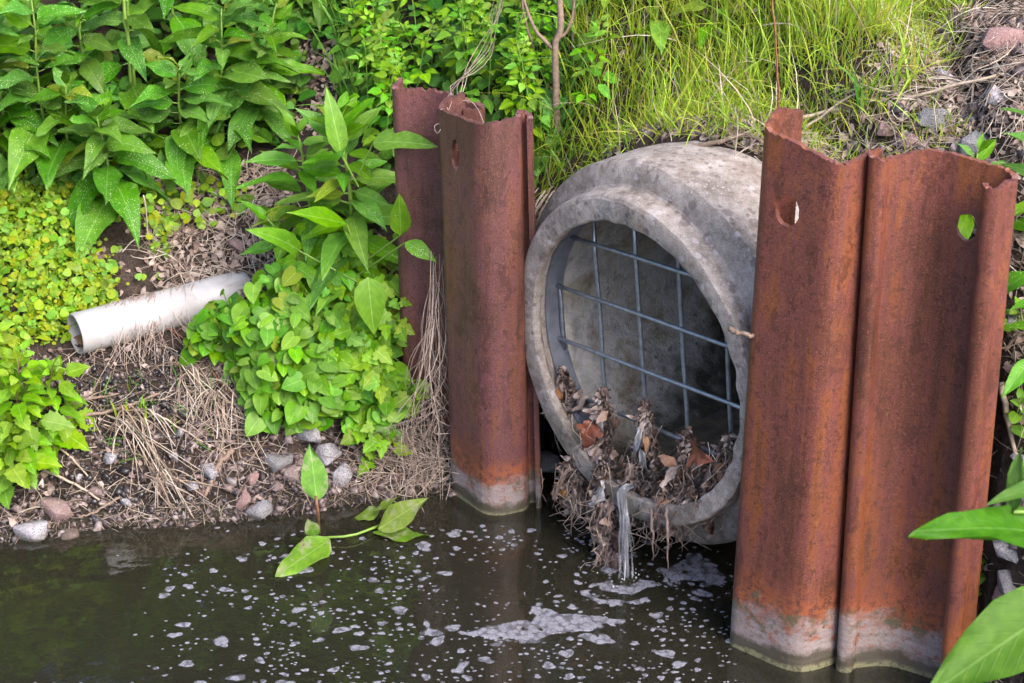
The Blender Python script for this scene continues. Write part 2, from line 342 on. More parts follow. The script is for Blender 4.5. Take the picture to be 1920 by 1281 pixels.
def pvc():
    m, t, out = mat('pale_plastic'); g = G(t); P = g.pos(); n = g.noise(P, 18, 5, .7); f = g.noise(P, 130, 4, .7)
    a = g.mix(g.val(n, .35, .7), (.31, .30, .32), (.40, .39, .41)); a = g.mix(g.math('MULTIPLY', g.val(f, .6, .72), .5), a, (.30, .25, .2))
    sx = g.n('SeparateXYZ'); g.put(sx.inputs[0], P); a = g.mix(g.math('MULTIPLY', mr(g, sx.outputs[2], .275, .25, 0, .6), g.val(n, .4, .6)), a, (.35, .30, .25))
    t.links.new(g.bsdf(a, .42, g.bump(f, .06, .002), .45), out.inputs[0]); return m
M['pvc'] = pvc()
M['silt'] = simple('orange_silt', (.22, .12, .05), .9, .4, 60, bump=.5)
M['dark_silt'] = simple('dark_wet_silt', (.12, .10, .075), .6, .5, 30, bump=.6)
def soil():
    m, t, out = mat('bank_soil'); g = G(t); P = g.pos()
    n = g.noise(P, 22, 6, .7); f = g.noise(P, 150, 4, .7)
    a = g.ramp(g.math('ADD', g.math('MULTIPLY', n, .6), g.math('MULTIPLY', f, .4)), [(.35, (.013, .009, .008)), (.5, (.040, .028, .023)), (.65, (.085, .062, .053))])
    sx = g.n('SeparateXYZ'); g.put(sx.inputs[0], P); z = g.math('ADD', sx.outputs[2], g.math('MULTIPLY', g.math('SUBTRACT', n, .5), .05))
    a = g.mix(g.math('MULTIPLY', g.math('MULTIPLY', mr(g, z, .03, .02, 0, 1), mr(g, z, -.012, .0, 0, 1)), mr(g, f, .45, .6, 0, .7)), a, (.20, .19, .13))
    a = g.mix(mr(g, z, .075, .035, 0, .75), a, (.016, .012, .009))
    a = g.mix(mr(g, sx.outputs[2], 0, -.02, 0, 1), a, g.mix(n, (.06, .042, .024), (.16, .11, .065))); a = g.mix(mr(g, z, -.05, -.13, 0, 1), a, (.012, .010, .006))  # deep bed darkened in colour to stand in for light lost in water
    t.links.new(g.bsdf(a, .9, g.bump(g.math('ADD', n, f), .8, .012), .25), out.inputs[0]); return m
M['soil'] = soil()
def water():
    m, t, out = mat('murky_water'); g = G(t); P = g.pos()
    n1 = g.noise(g.map(P, (1, 1.6, 1)), 7, 3, .5); n2 = g.noise(P, 38, 2, .5)
    bp = g.bump(g.math('ADD', n1, g.math('MULTIPLY', n2, .16)), .075, .02)
    tr = g.n('BsdfTransparent'); g.put(tr.inputs[0], (.60, .50, .34)); df = g.n('BsdfDiffuse'); g.put(df.inputs[0], (.031, .030, .021))
    mx = g.n('MixShader'); mx.inputs[0].default_value = .5; t.links.new(tr.outputs[0], mx.inputs[1]); t.links.new(df.outputs[0], mx.inputs[2])
    gl = g.n('BsdfGlossy'); gl.inputs['Roughness'].default_value = .03; g.put(gl.inputs['Normal'], bp); g.put(gl.inputs[0], (1, 1, 1))
    fr = g.n('Fresnel'); fr.inputs[0].default_value = 1.58; g.put(fr.inputs['Normal'], bp)
    m2 = g.n('MixShader'); t.links.new(fr.outputs[0], m2.inputs[0]); t.links.new(mx.outputs[0], m2.inputs[1]); t.links.new(gl.outputs[0], m2.inputs[2]); t.links.new(m2.outputs[0], out.inputs['Surface'])
    return m
M['water'] = water()
def foam():
    m, t, out = mat('soapy_foam'); g = G(t); P = g.pos()
    vo = g.voro(P, 190); v2 = g.voro(P, 75); cells = g.math('ADD', vo.outputs['Distance'], g.math('MULTIPLY', v2.outputs['Distance'], .6)); n = g.noise(P, 60, 3)
    sx = g.n('SeparateXYZ'); g.put(sx.inputs[0], g.coord('UV')); u = sx.outputs[0]
    a = g.mix(g.val(cells, .3, .8), (.38, .38, .44), (.24, .24, .295))
    d = g.bsdf(a, .45, g.bump(cells, .3, .003), .4); tr = g.n('BsdfTransparent'); mx = g.n('MixShader')
    al = mr(g, g.math('ADD', g.math('MULTIPLY', u, 1.5), g.math('MULTIPLY', g.math('SUBTRACT', n, .5), .7)), 0, .55, 0, .68); al = g.math('MULTIPLY', al, mr(g, v2.outputs['Distance'], .45, .8, 1, .45))
    g.put(mx.inputs[0], al); t.links.new(tr.outputs[0], mx.inputs[1]); t.links.new(d, mx.inputs[2]); t.links.new(mx.outputs[0], out.inputs[0]); return m
M['foam'] = foam()
def stream():
    m, t, out = mat('falling_water'); g = G(t); P = g.pos(); n = g.noise(g.map(P, (1, 1, .03)), 55, 2, .5)
    gl = g.bsdf((.92, .94, .98), .2, g.bump(n, .25, .004), .6); tr = g.n('BsdfTransparent'); g.put(tr.inputs[0], (.92, .92, .95)); mx = g.n('MixShader')
    g.put(mx.inputs[0], mr(g, n, .45, .66, .94, .55)); t.links.new(gl, mx.inputs[1]); t.links.new(tr.outputs[0], mx.inputs[2]); t.links.new(mx.outputs[0], out.inputs[0]); return m
M['stream'] = stream()
def granite(name, a, b, dark):
    m, t, out = mat(name); g = G(t); P = g.pos(); r = g.n('ObjectInfo').outputs['Random']
    n = g.noise(P, 25, 5, .65); s1 = g.noise(P, 330, 3, .6)
    c = g.mix(g.val(n, .3, .7), a, b); c = g.hsv(c, .5, mr(g, r, 0, 1, .8, 1.6), mr(g, r, 0, 1, .65, 1.3)); c = g.mix(g.math('MULTIPLY', g.val(s1, .52, .6), .75), c, dark); c = g.mix(g.math('MULTIPLY', g.val(g.noise(P, 260, 2), .6, .66), .5), c, (.42, .41, .42))
    sx = g.n('SeparateXYZ'); g.put(sx.inputs[0], P); c = g.mix(mr(g, sx.outputs[2], .02, .004, 0, .7), c, (.06, .055, .035))
    t.links.new(g.bsdf(c, .8, g.bump(g.math('ADD', n, g.math('MULTIPLY', s1, .3)), .6, .008), .35), out.inputs[0]); return m
M['granite'] = granite('grey_granite', (.17, .165, .18), (.30, .29, .31), (.05, .05, .06))
M['pinkstone'] = granite('pinkish_stone', (.15, .105, .105), (.26, .19, .185), (.10, .07, .07))
M['gravel'] = plain_mat('gravel', [(.0, (.016, .014, .017)), (.3, (.04, .032, .038)), (.55, (.085, .058, .062)), (.75, (.16, .115, .11)), (.9, (.24, .20, .20)), (1, (.08, .07, .085))], .5, 90, bump=.4, spec=.5)
M['gravel_wet'] = plain_mat('wet_gravel', [(.0, (.008, .007, .008)), (.4, (.022, .019, .022)), (.7, (.055, .042, .045)), (1, (.14, .10, .095))], .32, 90, bump=.3, spec=.6)
M['litter'] = plain_mat('dead_leaves', [(.0, (.08, .05, .042)), (.3, (.19, .13, .112)), (.55, (.32, .24, .21)), (.8, (.44, .36, .32)), (1, (.24, .13, .08))], .8, 60, trans=.12)
M['straw'] = plain_mat('dry_straw', [(.0, (.12, .08, .06)), (.35, (.26, .19, .15)), (.65, (.40, .32, .255)), (.9, (.50, .44, .39)), (1, (.24, .11, .045))], .75, 40)
M['root'] = plain_mat('dry_roots', [(.0, (.13, .09, .075)), (.4, (.27, .20, .17)), (.8, (.42, .35, .31)), (1, (.34, .24, .16))], .8, 60)
M['debris'] = plain_mat('rotten_leaves', [(.0, (.035, .022, .018)), (.25, (.09, .057, .046)), (.5, (.17, .115, .098)), (.72, (.28, .205, .185)), (.93, (.40, .33, .315)), (1, (.30, .10, .03))], .42, 50, trans=.08, spec=.5)
M['deadleaf'] = plain_mat('dead_leaf_piece', [(.0, (.10, .055, .04)), (.4, (.22, .12, .08)), (.7, (.33, .15, .06)), (1, (.36, .28, .25))], .65, 50, island=False, trans=.12)
M['plastic'] = simple('grey_film', (.42, .42, .46), .45, .25, 50, bump=.4)
M['bark'] = simple('twig_bark', (.20, .14, .11), .85, .4, 90, bump=.6)
M['redbark'] = simple('reddish_cane', (.20, .075, .04), .7, .35, 90, bump=.3)
M['leaf_big'] = leaf_mat('broad_leaf', (.058, .19, .008), .018, .3, .38, .32, 7, specks=.95)
M['leaf_front'] = leaf_mat('fresh_broad_leaf', (.082, .24, .006), .016, .16, .38, .34, 7, specks=.15)
M['leaf_near'] = leaf_mat('near_leaf', (.046, .150, .007), .01, .10, .5, .32, 9)
M['leaf_bind'] = leaf_mat('heart_leaf', (.088, .25, .004), .02, .3, .36, .34, 5)
M['leaf_lobed'] = leaf_mat('lobed_leaf', (.13, .285, .004), .022, .28, .45, .36, 4)
M['leaf_thicket'] = leaf_mat('thicket_leaf', (.125, .30, .005), .03, .35, .45, .36, 6)
M['leaf_dock'] = leaf_mat('waterlogged_leaf', (.12, .24, .02), .03, .3, .35, .3, 9, patch=(.32, .33, .20))
M['cover'] = leaf_mat('creeping_leaf', (.145, .29, .006), .03, .35, .45, .35, 3, island=True, tip=(.30, .30, .010))
M['moss'] = leaf_mat('dark_sprig', (.07, .19, .02), .03, .35, .5, .3, 3, island=True)
M['grass'] = leaf_mat('grass_blade', (.235, .375, .018), .035, .35, .45, .35, 0, island=True, tip=(.42, .36, .10))
M['hedge'] = leaf_mat('distant_leaf', (.05, .13, .015), .03, .4, .5, .3, 3, island=True)
M['stem'] = simple('green_stem', (.16, .27, .045), .5, .25, 40)
M['stem_red'] = simple('reddish_stem', (.17, .08, .045), .55, .3, 60)

# ------------------------------------------------------------------ leaf shapes
def leaf_shape(half, L=1.0, fold=.25, droop=.35, wave=.03, cols=2, seed=0, twist=0.):
    """half: outline points (along, half-width) from stalk to tip. A bent, folded blade of about 4*cols*len(half) triangles; x along, z up."""
    r = np.random.default_rng(seed); V = []; U = []; F = []; n = len(half); ph = r.uniform(0, 6)
    lo = min(p[0] for p in half); hi = max(p[0] for p in half); wmax = max(p[1] for p in half) + 1e-6
    for i, (a, w) in enumerate(half):
        m = min(max(a, 0), hi)
        for c in range(-cols, cols + 1):
            k = c / cols; x = m + (a - m) * abs(k); y = w * k
            t = max(x, 0)
            z = abs(y) * fold - droop * t * t + wave * math.sin(ph + 9 * x + 2.5 * c) * abs(k) + twist * y * t
            V.append((x * L, y * L, z * L)); U.append(((x - lo) / (hi - lo), .5 + .5 * y / wmax))
    q = 2 * cols + 1
    for i in range(n - 1):
        for c in range(2 * cols): F.append((i * q + c, i * q + c + 1, (i + 1) * q + c + 1, (i + 1) * q + c))
    return np.array(V), np.array(F), np.array(U)
LANCE = [(0, .012), (.08, .10), (.22, .175), (.4, .195), (.58, .165), (.76, .105), (.9, .045), (1, .002)]
OVATE = [(0, .012), (.06, .13), (.18, .24), (.36, .275), (.55, .235), (.74, .145), (.9, .055), (1, .002)]
HEART = [(0, .01), (-.14, .12), (-.18, .26), (-.06, .40), (.16, .46), (.42, .43), (.66, .32), (.86, .17), (.96, .06), (1, .004)]
TOOTH = [(0, .02), (.10, .20), (.20, .24), (.22, .34), (.38, .30), (.42, .37), (.58, .26), (.62, .30), (.78, .14), (.82, .16), (1, .003)]
LOBED = [(0, .02), (-.08, .20), (.02, .34), (.10, .30), (.16, .52), (.34, .44), (.36, .26), (.52, .34), (.60, .30), (.74, .16), (.80, .17), (1, .003)]
ROUND = [(0, .02), (.05, .28), (.3, .45), (.62, .44), (.88, .24), (1, .01)]
BLADE = [(0, .5), (.25, .5), (.5, .42), (.75, .28), (1, .02)]
def merge(parts):
    V = []; F = []; U = []; o = 0
    for v, f, u in parts: V.append(v); F.append(f + o); U.append(u); o += len(v)
    return np.concatenate(V), np.concatenate(F), np.concatenate(U)
def turned(s, ang, sc, off=0.0, pitch=0.0):
    v, f, u = s; c, n = math.cos(ang), math.sin(ang); v = v * sc; v = np.stack([v[:, 0] + off, v[:, 1], v[:, 2] + pitch * v[:, 0]], 1)
    return np.stack([v[:, 0] * c - v[:, 1] * n, v[:, 0] * n + v[:, 1] * c, v[:, 2]], 1), f, u
def trifoliate(half, seed):
    r = np.random.default_rng(seed); a = .95 + r.uniform(-.1, .15)
    sh = lambda k: leaf_shape(half, 1, .3, .3, .04, 1, seed * 7 + k)
    p = [turned(sh(0), 0, .62, .30), turned(sh(1), a, .52, .16), turned(sh(2), -a, .52, .16)]
    V, F, U = merge(p); V = V + np.array([0, 0, .0]); return V, F, U
def meshes(name, shapes, material):
    out = []
    for v, f, u in shapes:
        me = bpy.data.meshes.new(name); me.from_pydata([tuple(x) for x in v], [], [tuple(map(int, q)) for q in f])
        l = me.uv_layers.new(name='UVMap')
        for lp in me.loops: l.data[lp.index].uv = u[lp.vertex_index]
        for p in me.polygons: p.use_smooth = True
        me.materials.append(material); out.append(me)
    return out
LM = {
    'big': meshes('broad_leaf', [leaf_shape(LANCE if i % 2 else OVATE, 1, .28, d, .065, 2, i, tw) for i, (d, tw) in enumerate([(.25, 0), (.45, .2), (.6, -.2), (.35, .3), (.8, 0), (.15, -.3)])], M['leaf_big']),
    'front': meshes('fresh_leaf', [leaf_shape(LANCE, 1, .28, d, .03, 2, i + 20, tw) for i, (d, tw) in enumerate([(.2, 0), (.4, .2), (.55, -.2), (.3, .3), (.1, 0)])], M['leaf_front']),
    'near': meshes('near_leaf', [leaf_shape(LANCE, 1, .24, d, .05, 3, i + 30, tw) for i, (d, tw) in enumerate([(.2, 0), (.4, .2), (.55, -.2), (.3, .3), (.1, 0)])], M['leaf_near']),
    'bind': meshes('heart_leaf', [leaf_shape(HEART, 1, f, d, .03, 1, i + 40) for i, (f, d) in enumerate([(.15, .2), (.3, .3), (.05, .1), (.25, .45), (-.1, .2)])], M['leaf_bind']),
    'lobed': meshes('lobed_leaf', [leaf_shape(LOBED, 1, f, d, .04, 1, i + 60) for i, (f, d) in enumerate([(.2, .2), (.3, .35), (.1, .1), (.25, .5)])], M['leaf_lobed']),
    'maple': meshes('toothed_leaf', [trifoliate(TOOTH, i + 80) for i in range(4)], M['leaf_lobed']),
    'tri': meshes('three_part_leaf', [trifoliate(OVATE if i % 2 else TOOTH, i + 100) for i in range(6)], M['leaf_thicket']),
    'dock': meshes('dock_leaf', [leaf_shape([(a, w * .8) for a, w in LANCE], 1, .1, d, .06, 2, i + 120) for i, d in enumerate([.1, .3, 0.02])], M['leaf_dock']),
    'dead': meshes('dead_leaf', [leaf_shape(OVATE, 1, f, d, .12, 1, i + 140, tw) for i, (f, d, tw) in enumerate([(.8, .6, .5), (.3, 1.0, -.8), (-.5, .4, .9), (1.1, .2, 0)])], M['deadleaf']),
}
def put_leaf(parent, kind, base, direc, up, size, name='leaf', width=1.0, me=None):
    d = Vector(direc).normalized(); u = Vector(up); y = u.cross(d)
    if y.length < 1e-4: y = d.orthogonal()
    y.normalize(); z = d.cross(y)
    m = Matrix(((d.x, y.x, z.x, 0), (d.y, y.y, z.y, 0), (d.z, y.z, z.z, 0), (0, 0, 0, 1)))
    o = obj(name, me or random.choice(LM[kind]), parent); b = Vector(base) - (parent.location if parent is not None else Vector())
    o.matrix_basis = Matrix.Translation(b) @ m @ Matrix.Diagonal((size, size * width, size, 1)); return o

# ================================================================== THE SETTING
def ax(lo, a, b, hi, fine, n):
    return np.concatenate([-np.geomspace(1, 1 + a - lo, n)[::-1][:-1] + 1 + a, np.arange(a, b, fine), b + np.geomspace(1, 1 + hi - b, n) - 1])
xs = ax(-70, -2.0, 1.9, 70, .022, 26); ys = ax(-70, 2.2, 5.4, 90, .022, 26)
gx, gy = np.meshgrid(xs, ys, indexing='ij'); gz = height(gx, gy); axd = (gx - PC.x) * PN.x + (gy - PC.y) * PN.y; ahd = (gx - PC.x) * PH.x + (gy - PC.y) * PH.y
nx, ny = gx.shape; ii = np.arange(nx * ny).reshape(nx, ny)
F = np.stack([ii[:-1, :-1], ii[1:, :-1], ii[1:, 1:], ii[:-1, 1:]], -1).reshape(-1, 4)
# the sheet is open where it would pass through the pipe's bore
fv = gz.reshape(-1)[F]; fa = axd.reshape(-1)[F].mean(1); fh = ahd.reshape(-1)[F].mean(1); F = F[~((np.abs(fh) < .385) & (fa > -.1) & (fa < 2.6) & (fv.max(1) - fv.min(1) > .12))]
o = build('ground', np.stack([gx, gy, gz], -1).reshape(-1, 3), F, M['soil']); tag(o, 'brown soil of the sloping stream bank and the stream bed', kind='structure')
# water: closed body, finely rippled where the jet lands
JET = atZ(1172, 1086, 0)
xs = ax(-60, -1.4, 1.3, 60, .02, 14); ys = ax(-.6, 2.3, 3.75, 4.6, .02, 6)
gx, gy = np.meshgrid(xs, ys, indexing='ij'); rr = np.hypot(gx - JET.x, gy - JET.y)
gz = .007 * np.sin(rr * 110) * np.exp(-rr * 12) + .0012 * np.sin(rr * 60) * np.exp(-rr * 3) + .0006 * nz(_N1, gx * 1.5, gy * 2.2) * .4
nx, ny = gx.shape; ii = np.arange(nx * ny).reshape(nx, ny)
V = np.concatenate([np.stack([gx, gy, gz], -1).reshape(-1, 3), np.stack([gx, gy, 0 * gz - .8], -1).reshape(-1, 3)]); jj = ii + nx * ny
q = lambda a, b, c, d: np.stack([a, b, c, d], -1).reshape(-1, 4)
F = np.concatenate([q(ii[:-1, :-1], ii[1:, :-1], ii[1:, 1:], ii[:-1, 1:]), q(jj[:-1, :-1], jj[:-1, 1:], jj[1:, 1:], jj[1:, :-1]),
                    q(ii[:-1, 0], jj[:-1, 0], jj[1:, 0], ii[1:, 0]), q(ii[1:, -1], jj[1:, -1], jj[:-1, -1], ii[:-1, -1]),
                    q(ii[0, 1:], jj[0, 1:], jj[0, :-1], ii[0, :-1]), q(ii[-1, :-1], jj[-1, :-1], jj[-1, 1:], ii[-1, 1:])])
o = build('water', V, F, M['water']); tag(o, 'dark murky brown-green stream water', kind='structure')

# ------------------------------------------------------------------ concrete pipe
def revolve(name, prof, material, parent, n=112, rough=0.0, seed=3):
    r = np.random.default_rng(seed); V = []; F = []; k = len(prof)
    ph = r.uniform(0, 6.28, 12); fr = r.integers(5, 40, 12)
    for i in range(n):
        a = 2 * math.pi * i / n
        for s, rad in prof:
            if s < .04 and rough: q_ = max(0, math.cos(a)); s, rad = (s * (1 - .95 * q_) if s < 0 else s), rad - .020 * q_ * (rad > .31)
            w = rough * sum(math.sin(f * a + p + 30 * s) for f, p in zip(fr, ph)) / 4
            V.append(PN * (s + w) + PH * (math.cos(a) * (rad + w)) + Vector((0, 0, math.sin(a) * (rad + w))))
    for i in range(n):
        j = (i + 1) % n
        for m in range(k - 1): F.append((i * k + m, j * k + m, j * k + m + 1, i * k + m + 1))
    return build(name, V, F, material, parent)
pipe = empty('concrete_pipe', PC); tag(pipe, 'weathered grey concrete culvert pipe jutting from the bank between the rusty piles', 'pipe')
revolve('barrel', [(.036, .3180), (.022, .3165), (.012, .303), (.003, .2950), (-.010, .2955), (-.0135, .299), (-.0145, .304), (-.015, .316), (-.015, .330), (-.014, .340), (-.010, .3465), (.0, .350), (.018, .352), (.034, .353), (.038, .358), (.043, .380), (.048, .393), (.055, .4005), (.066, .402), (.12, .402), (.3, .402), (.6, .402), (1.0, .402), (1.9, .402)], M['concrete'], pipe, 160, .0016).data.set_sharp_from_angle(angle=R(24))
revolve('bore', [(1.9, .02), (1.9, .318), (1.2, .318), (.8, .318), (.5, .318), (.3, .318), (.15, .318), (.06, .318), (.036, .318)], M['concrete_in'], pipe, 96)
# silt lying along the bottom of the bore
V = []; F = []
for i in range(30):
    s = .012 + i * .06
    for k in range(9):
        a = R(-90 + (k - 4) * (5.2 + random.uniform(-.3, .3))); zz = .311 - (.018 + .02 * min(i / 8, 1)) * (1 - abs(k - 4) / 4.2) + random.uniform(-.003, .003)
        V.append(PN * s + PH * (math.cos(a) * zz) + Vector((0, 0, math.sin(a) * zz)))
for i in range(29):
    for k in range(8): F.append((i * 9 + k, i * 9 + k + 1, i * 9 + k + 10, i * 9 + k + 9))
build('silt', V, F, M['dark_silt'], pipe)

# ------------------------------------------------------------------ steel grate
grate = empty('steel_grate', PC); tag(grate, 'welded steel bar grate set inside the mouth of the concrete pipe', 'grate')
V = []; F = []; prof = [(.034, .3165), (.034, .3120), (.080, .3120), (.080, .3165)]; n = 90
for i in range(n + 1):
    a = R(-52 + (284 * i / n))
    for s, rad in prof: V.append(PN * s + PH * (math.cos(a) * rad) + Vector((0, 0, math.sin(a) * rad)))
for i in range(n):
    for m in range(4): F.append((i * 4 + m, i * 4 + (m + 1) % 4, i * 4 + 4 + (m + 1) % 4, i * 4 + 4 + m))
F += [(0, 1, 2, 3), (n * 4 + 3, n * 4 + 2, n * 4 + 1, n * 4)]
build('ring_band', V, F, M['band'], grate, smooth=False)
GU = Vector((.62136, -.77263, .13022)); GV = Vector((.0805, -.10236, -.99148)); GO = Vector((.08737, 3.54339, CAM_H - 1.62178)) - PC
def bar(o, d, nudge):
    # chord of the circle r about the axis, in the grate's plane
    h0, z0 = o.dot(PH), o.z; dh, dz = d.dot(PH), d.z; A = dh * dh + dz * dz; B = h0 * dh + z0 * dz; C = h0 * h0 + z0 * z0 - .3125 ** 2; D = B * B - A * C
    if D <= 0: return
    t0, t1 = (-B - math.sqrt(D)) / A, (-B + math.sqrt(D)) / A; o = o - PN * (o.dot(PN) - .066 - nudge)
    dd = (d - PN * d.dot(PN)); pts = [o + dd * (t0 + (t1 - t0) * i / 6) + PN * random.uniform(-.0015, .0015) for i in range(7)]
    Tubes().add(pts, .0047, 8).build('bar', M['steel'], grate)
for i in range(5): bar(GO + GU * (.125 * i), GV, .0045)
for j in range(5): bar(GO + GV * (.125 * .97 * j), GU, -.0045)

# ------------------------------------------------------------------ rusty sheet piles
def fillet(pts, rads):
    """polyline with rounded corners -> list of (x, y)"""
    out = [pts[0]]
    for i in range(1, len(pts) - 1):
        a, b, c = Vector(pts[i - 1]), Vector(pts[i]), Vector(pts[i + 1]); u = (a - b); v = (c - b); r = min(rads[i], u.length * .48, v.length * .48)
        p, q = b + u.normalized() * r, b + v.normalized() * r
        for k in range(6): t = k / 5; out.append(tuple(p * (1 - t) ** 2 + b * 2 * t * (1 - t) + q * t * t))
    out.append(pts[-1]); return out
def sheet_pile(name, label, lo, hi, rads, tops, zb, material, hole=None, thick=.011, jag=.001, seed=0):
    """lo / hi: plan at z=0 / z=1; tops: height of the cut top at each plan point"""
    rnd = random.Random(seed); lo2 = [Vector(p) for p in lo]
    tz = [Vector((t, 0)) for t in tops]
    A = fillet([tuple(p) for p in lo], rads); B = fillet([tuple(p) for p in hi], rads)
    # top height along the filleted line, by distance along the plan
    def cum(P):
        s = [0]
        for i in range(1, len(P)): s.append(s[-1] + (Vector(P[i]) - Vector(P[i - 1])).length)
        return np.array(s)
    sr = cum(lo); sr = sr / sr[-1]; sa = cum(A); sa = sa / sa[-1]
    fine = np.unique(np.concatenate([np.linspace(0, 1, 70), sa])); keep = [fine[0]]
    for f_ in fine[1:]:
        if f_ - keep[-1] > .004: keep.append(f_)
    fine = np.array(keep)
    Ax = np.stack([np.interp(fine, sa, [p[k] for p in A]) for k in (0, 1)], 1); sb = cum(B); sb = sb / sb[-1]; Bx = np.stack([np.interp(fine, sa, [p[k] for p in B]) for k in (0, 1)], 1)
    zt = np.interp(fine, sr, tops); n = len(fine); rows = 7; V = []
    j1 = [rnd.gauss(0, 1) for _ in range(n)]; zt = zt + jag * np.array([(j1[i] + j1[max(i - 1, 0)]) * .6 for i in range(n)])
    for side in (1, -1):
        for r_ in range(rows):
            for i in range(n):
                z = zb + (zt[i] - zb) * r_ / (rows - 1); p = Ax[i] + (Bx[i] - Ax[i]) * z
                i0, i1 = max(i - 1, 0), min(i + 1, n - 1); tv = (Ax[i1] + (Bx[i1] - Ax[i1]) * z) - (Ax[i0] + (Bx[i0] - Ax[i0]) * z); tv = tv / (np.linalg.norm(tv) + 1e-9)
                nrm = np.array([tv[1], -tv[0]]); q_ = p + nrm * side * thick / 2
                V.append((q_[0], q_[1], z + (rnd.uniform(-.002, .001) if r_ == rows - 1 else 0)))
    F = []; m = rows * n
    for r_ in range(rows - 1):
        for i in range(n - 1):
            a = r_ * n + i; F.append((a, a + 1, a + n + 1, a + n)); F.append((m + a, m + a + n, m + a + n + 1, m + a + 1))
        a = r_ * n; F.append((a, a + n, m + a + n, m + a)); a = r_ * n + n - 1; F.append((a, m + a, m + a + n, a + n))
    t = (rows - 1) * n
    for i in range(n - 1): F.append((t + i, t + i + 1, m + t + i + 1, m + t + i)); F.append((i, m + i, m + i + 1, i + 1))
    o = build(name, V, F, material, smooth=False)
    if hole:
        c, nrm, ra, rb = hole; nrm = Vector(nrm).normalized(); w = Vector((0, 0, 1)); u = w.cross(nrm).normalized()
        K = 26; cv = []; 
        for k in range(K):
            a = 2 * math.pi * k / K; jj = 1 + rnd.uniform(-.07, .05)
            for e in (-.03, .03): cv.append(Vector(c) + nrm * e + u * math.cos(a) * ra * jj + w * math.sin(a) * rb * jj)
        cf = [(2 * k, 2 * ((k + 1) % K), 2 * ((k + 1) % K) + 1, 2 * k + 1) for k in range(K)] + [tuple(2 * k for k in reversed(range(K))), tuple(2 * k + 1 for k in range(K))]
        bm = bmesh.new(); vs_ = [bm.verts.new(v) for v in cv]
        for f_ in cf: bm.faces.new([vs_[i] for i in f_])
        bmesh.ops.recalc_face_normals(bm, faces=bm.faces); me = bpy.data.meshes.new('cutter'); bm.to_mesh(me); bm.free(); cut = bpy.data.objects.new('cutter', me); COL.objects.link(cut)
        bm = bmesh.new(); bm.from_mesh(o.data); bmesh.ops.recalc_face_normals(bm, faces=bm.faces); bm.to_mesh(o.data); bm.free()
        md = o.modifiers.new('hole', 'BOOLEAN'); md.operation = 'DIFFERENCE'; md.object = cut; md.solver = 'EXACT'
        bpy.context.view_layer.update(); ev = o.evaluated_get(bpy.context.evaluated_depsgraph_get()); nm = bpy.data.meshes.new_from_object(ev); o.modifiers.clear(); old = o.data; o.data = nm; bpy.data.meshes.remove(old)
        bpy.data.objects.remove(cut)
    me = o.data
    for p in me.polygons: p.use_smooth = True
    try: me.set_sharp_from_angle(angle=R(38))
    except Exception: pass
    tag(o, label, 'sheet pile', 'rusty sheet piles'); return o
# the one beside the pipe's left edge, then the one behind it, then the pair in front on the other side
sheet_pile('sheet_pile', 'purplish rusty sheet pile with an oval hole, standing in the water beside the pipe mouth',
           [(-.085, 3.60), (-.118, 3.59), (-.1347, 3.555), (-.047, 3.447), (.030, 3.478), (.033, 3.505), (.052, 3.512), (.062, 3.500), (.059, 3.482)],
           [(-.098, 3.60), (-.132, 3.59), (-.149, 3.555), (-.060, 3.447), (.010, 3.478), (.013, 3.505), (.026, 3.512), (.035, 3.500), (.032, 3.482)],
           [0, .012, .02, .045, .012, .01, .012, .01, 0], [.93, .925, .915, .92, .925, .93, .925, .92, .92], -.5, M['rust_wall'], ((-.108, 3.512, .832), (-.78, -.62, 0), .014, .034), seed=1)
sheet_pile('sheet_pile', 'brown rusty sheet pile standing farthest back, half hidden behind leafy plants',
           [(-.23, 3.73), (-.243, 3.695), (-.238, 3.68), (-.16, 3.676), (-.06, 3.612), (-.062, 3.596), (-.10, 3.592)],
           [(-.235, 3.73), (-.247, 3.695), (-.243, 3.68), (-.16, 3.676), (-.06, 3.612), (-.062, 3.596), (-.10, 3.592)],
           [0, .01, .01, .05, .012, .01, 0], [.91, .912, .912, .912, .90, .90, .90], -.3, M['rust_wall'], None, jag=.002, seed=2)
sheet_pile('sheet_pile', 'orange-brown rusty sheet pile in front of the concrete pipe, with a large round hole',
           [(.505, 3.06), (.462, 3.045), (.434, 2.992), (.555, 2.897), (.628, 2.932), (.640, 2.952)],
           [(.505, 3.06), (.462, 3.045), (.434, 2.992), (.553, 2.897), (.600, 2.932), (.612, 2.952)],
           [0, .02, .014, .05, .012, 0], [1.10, 1.11, 1.095, 1.062, 1.07, 1.07], -.5, M['rust_orange'], ((.478, 2.957, .957), (-.62, -.78, 0), .025, .031), seed=3)
sheet_pile('sheet_pile', 'bright orange rusty sheet pile nearest the camera with a hooked interlock edge',
           [(.660, 2.945), (.642, 2.935), (.634, 2.908), (.655, 2.902), (.664, 2.918), (.735, 2.930), (.863, 2.856), (.869, 2.826), (.846, 2.822), (.836, 2.806), (.815, 2.812), (.818, 2.832)],
           [(.627, 2.945), (.611, 2.935), (.604, 2.908), (.625, 2.902), (.634, 2.918), (.708, 2.930), (.824, 2.856), (.830, 2.826), (.808, 2.822), (.798, 2.806), (.778, 2.812), (.781, 2.832)],
           [0, .008, .01, .01, .008, .06, .018, .01, .008, .01, .008, 0], [1.075, 1.075, 1.075, 1.07, 1.07, 1.082, 1.075, 1.07, 1.065, 1.06, 1.06, 1.06], -.5, M['rust_orange'], ((.772, 2.887, .955), (-.52, -.85, 0), .0185, .026), thick=.010, seed=4)

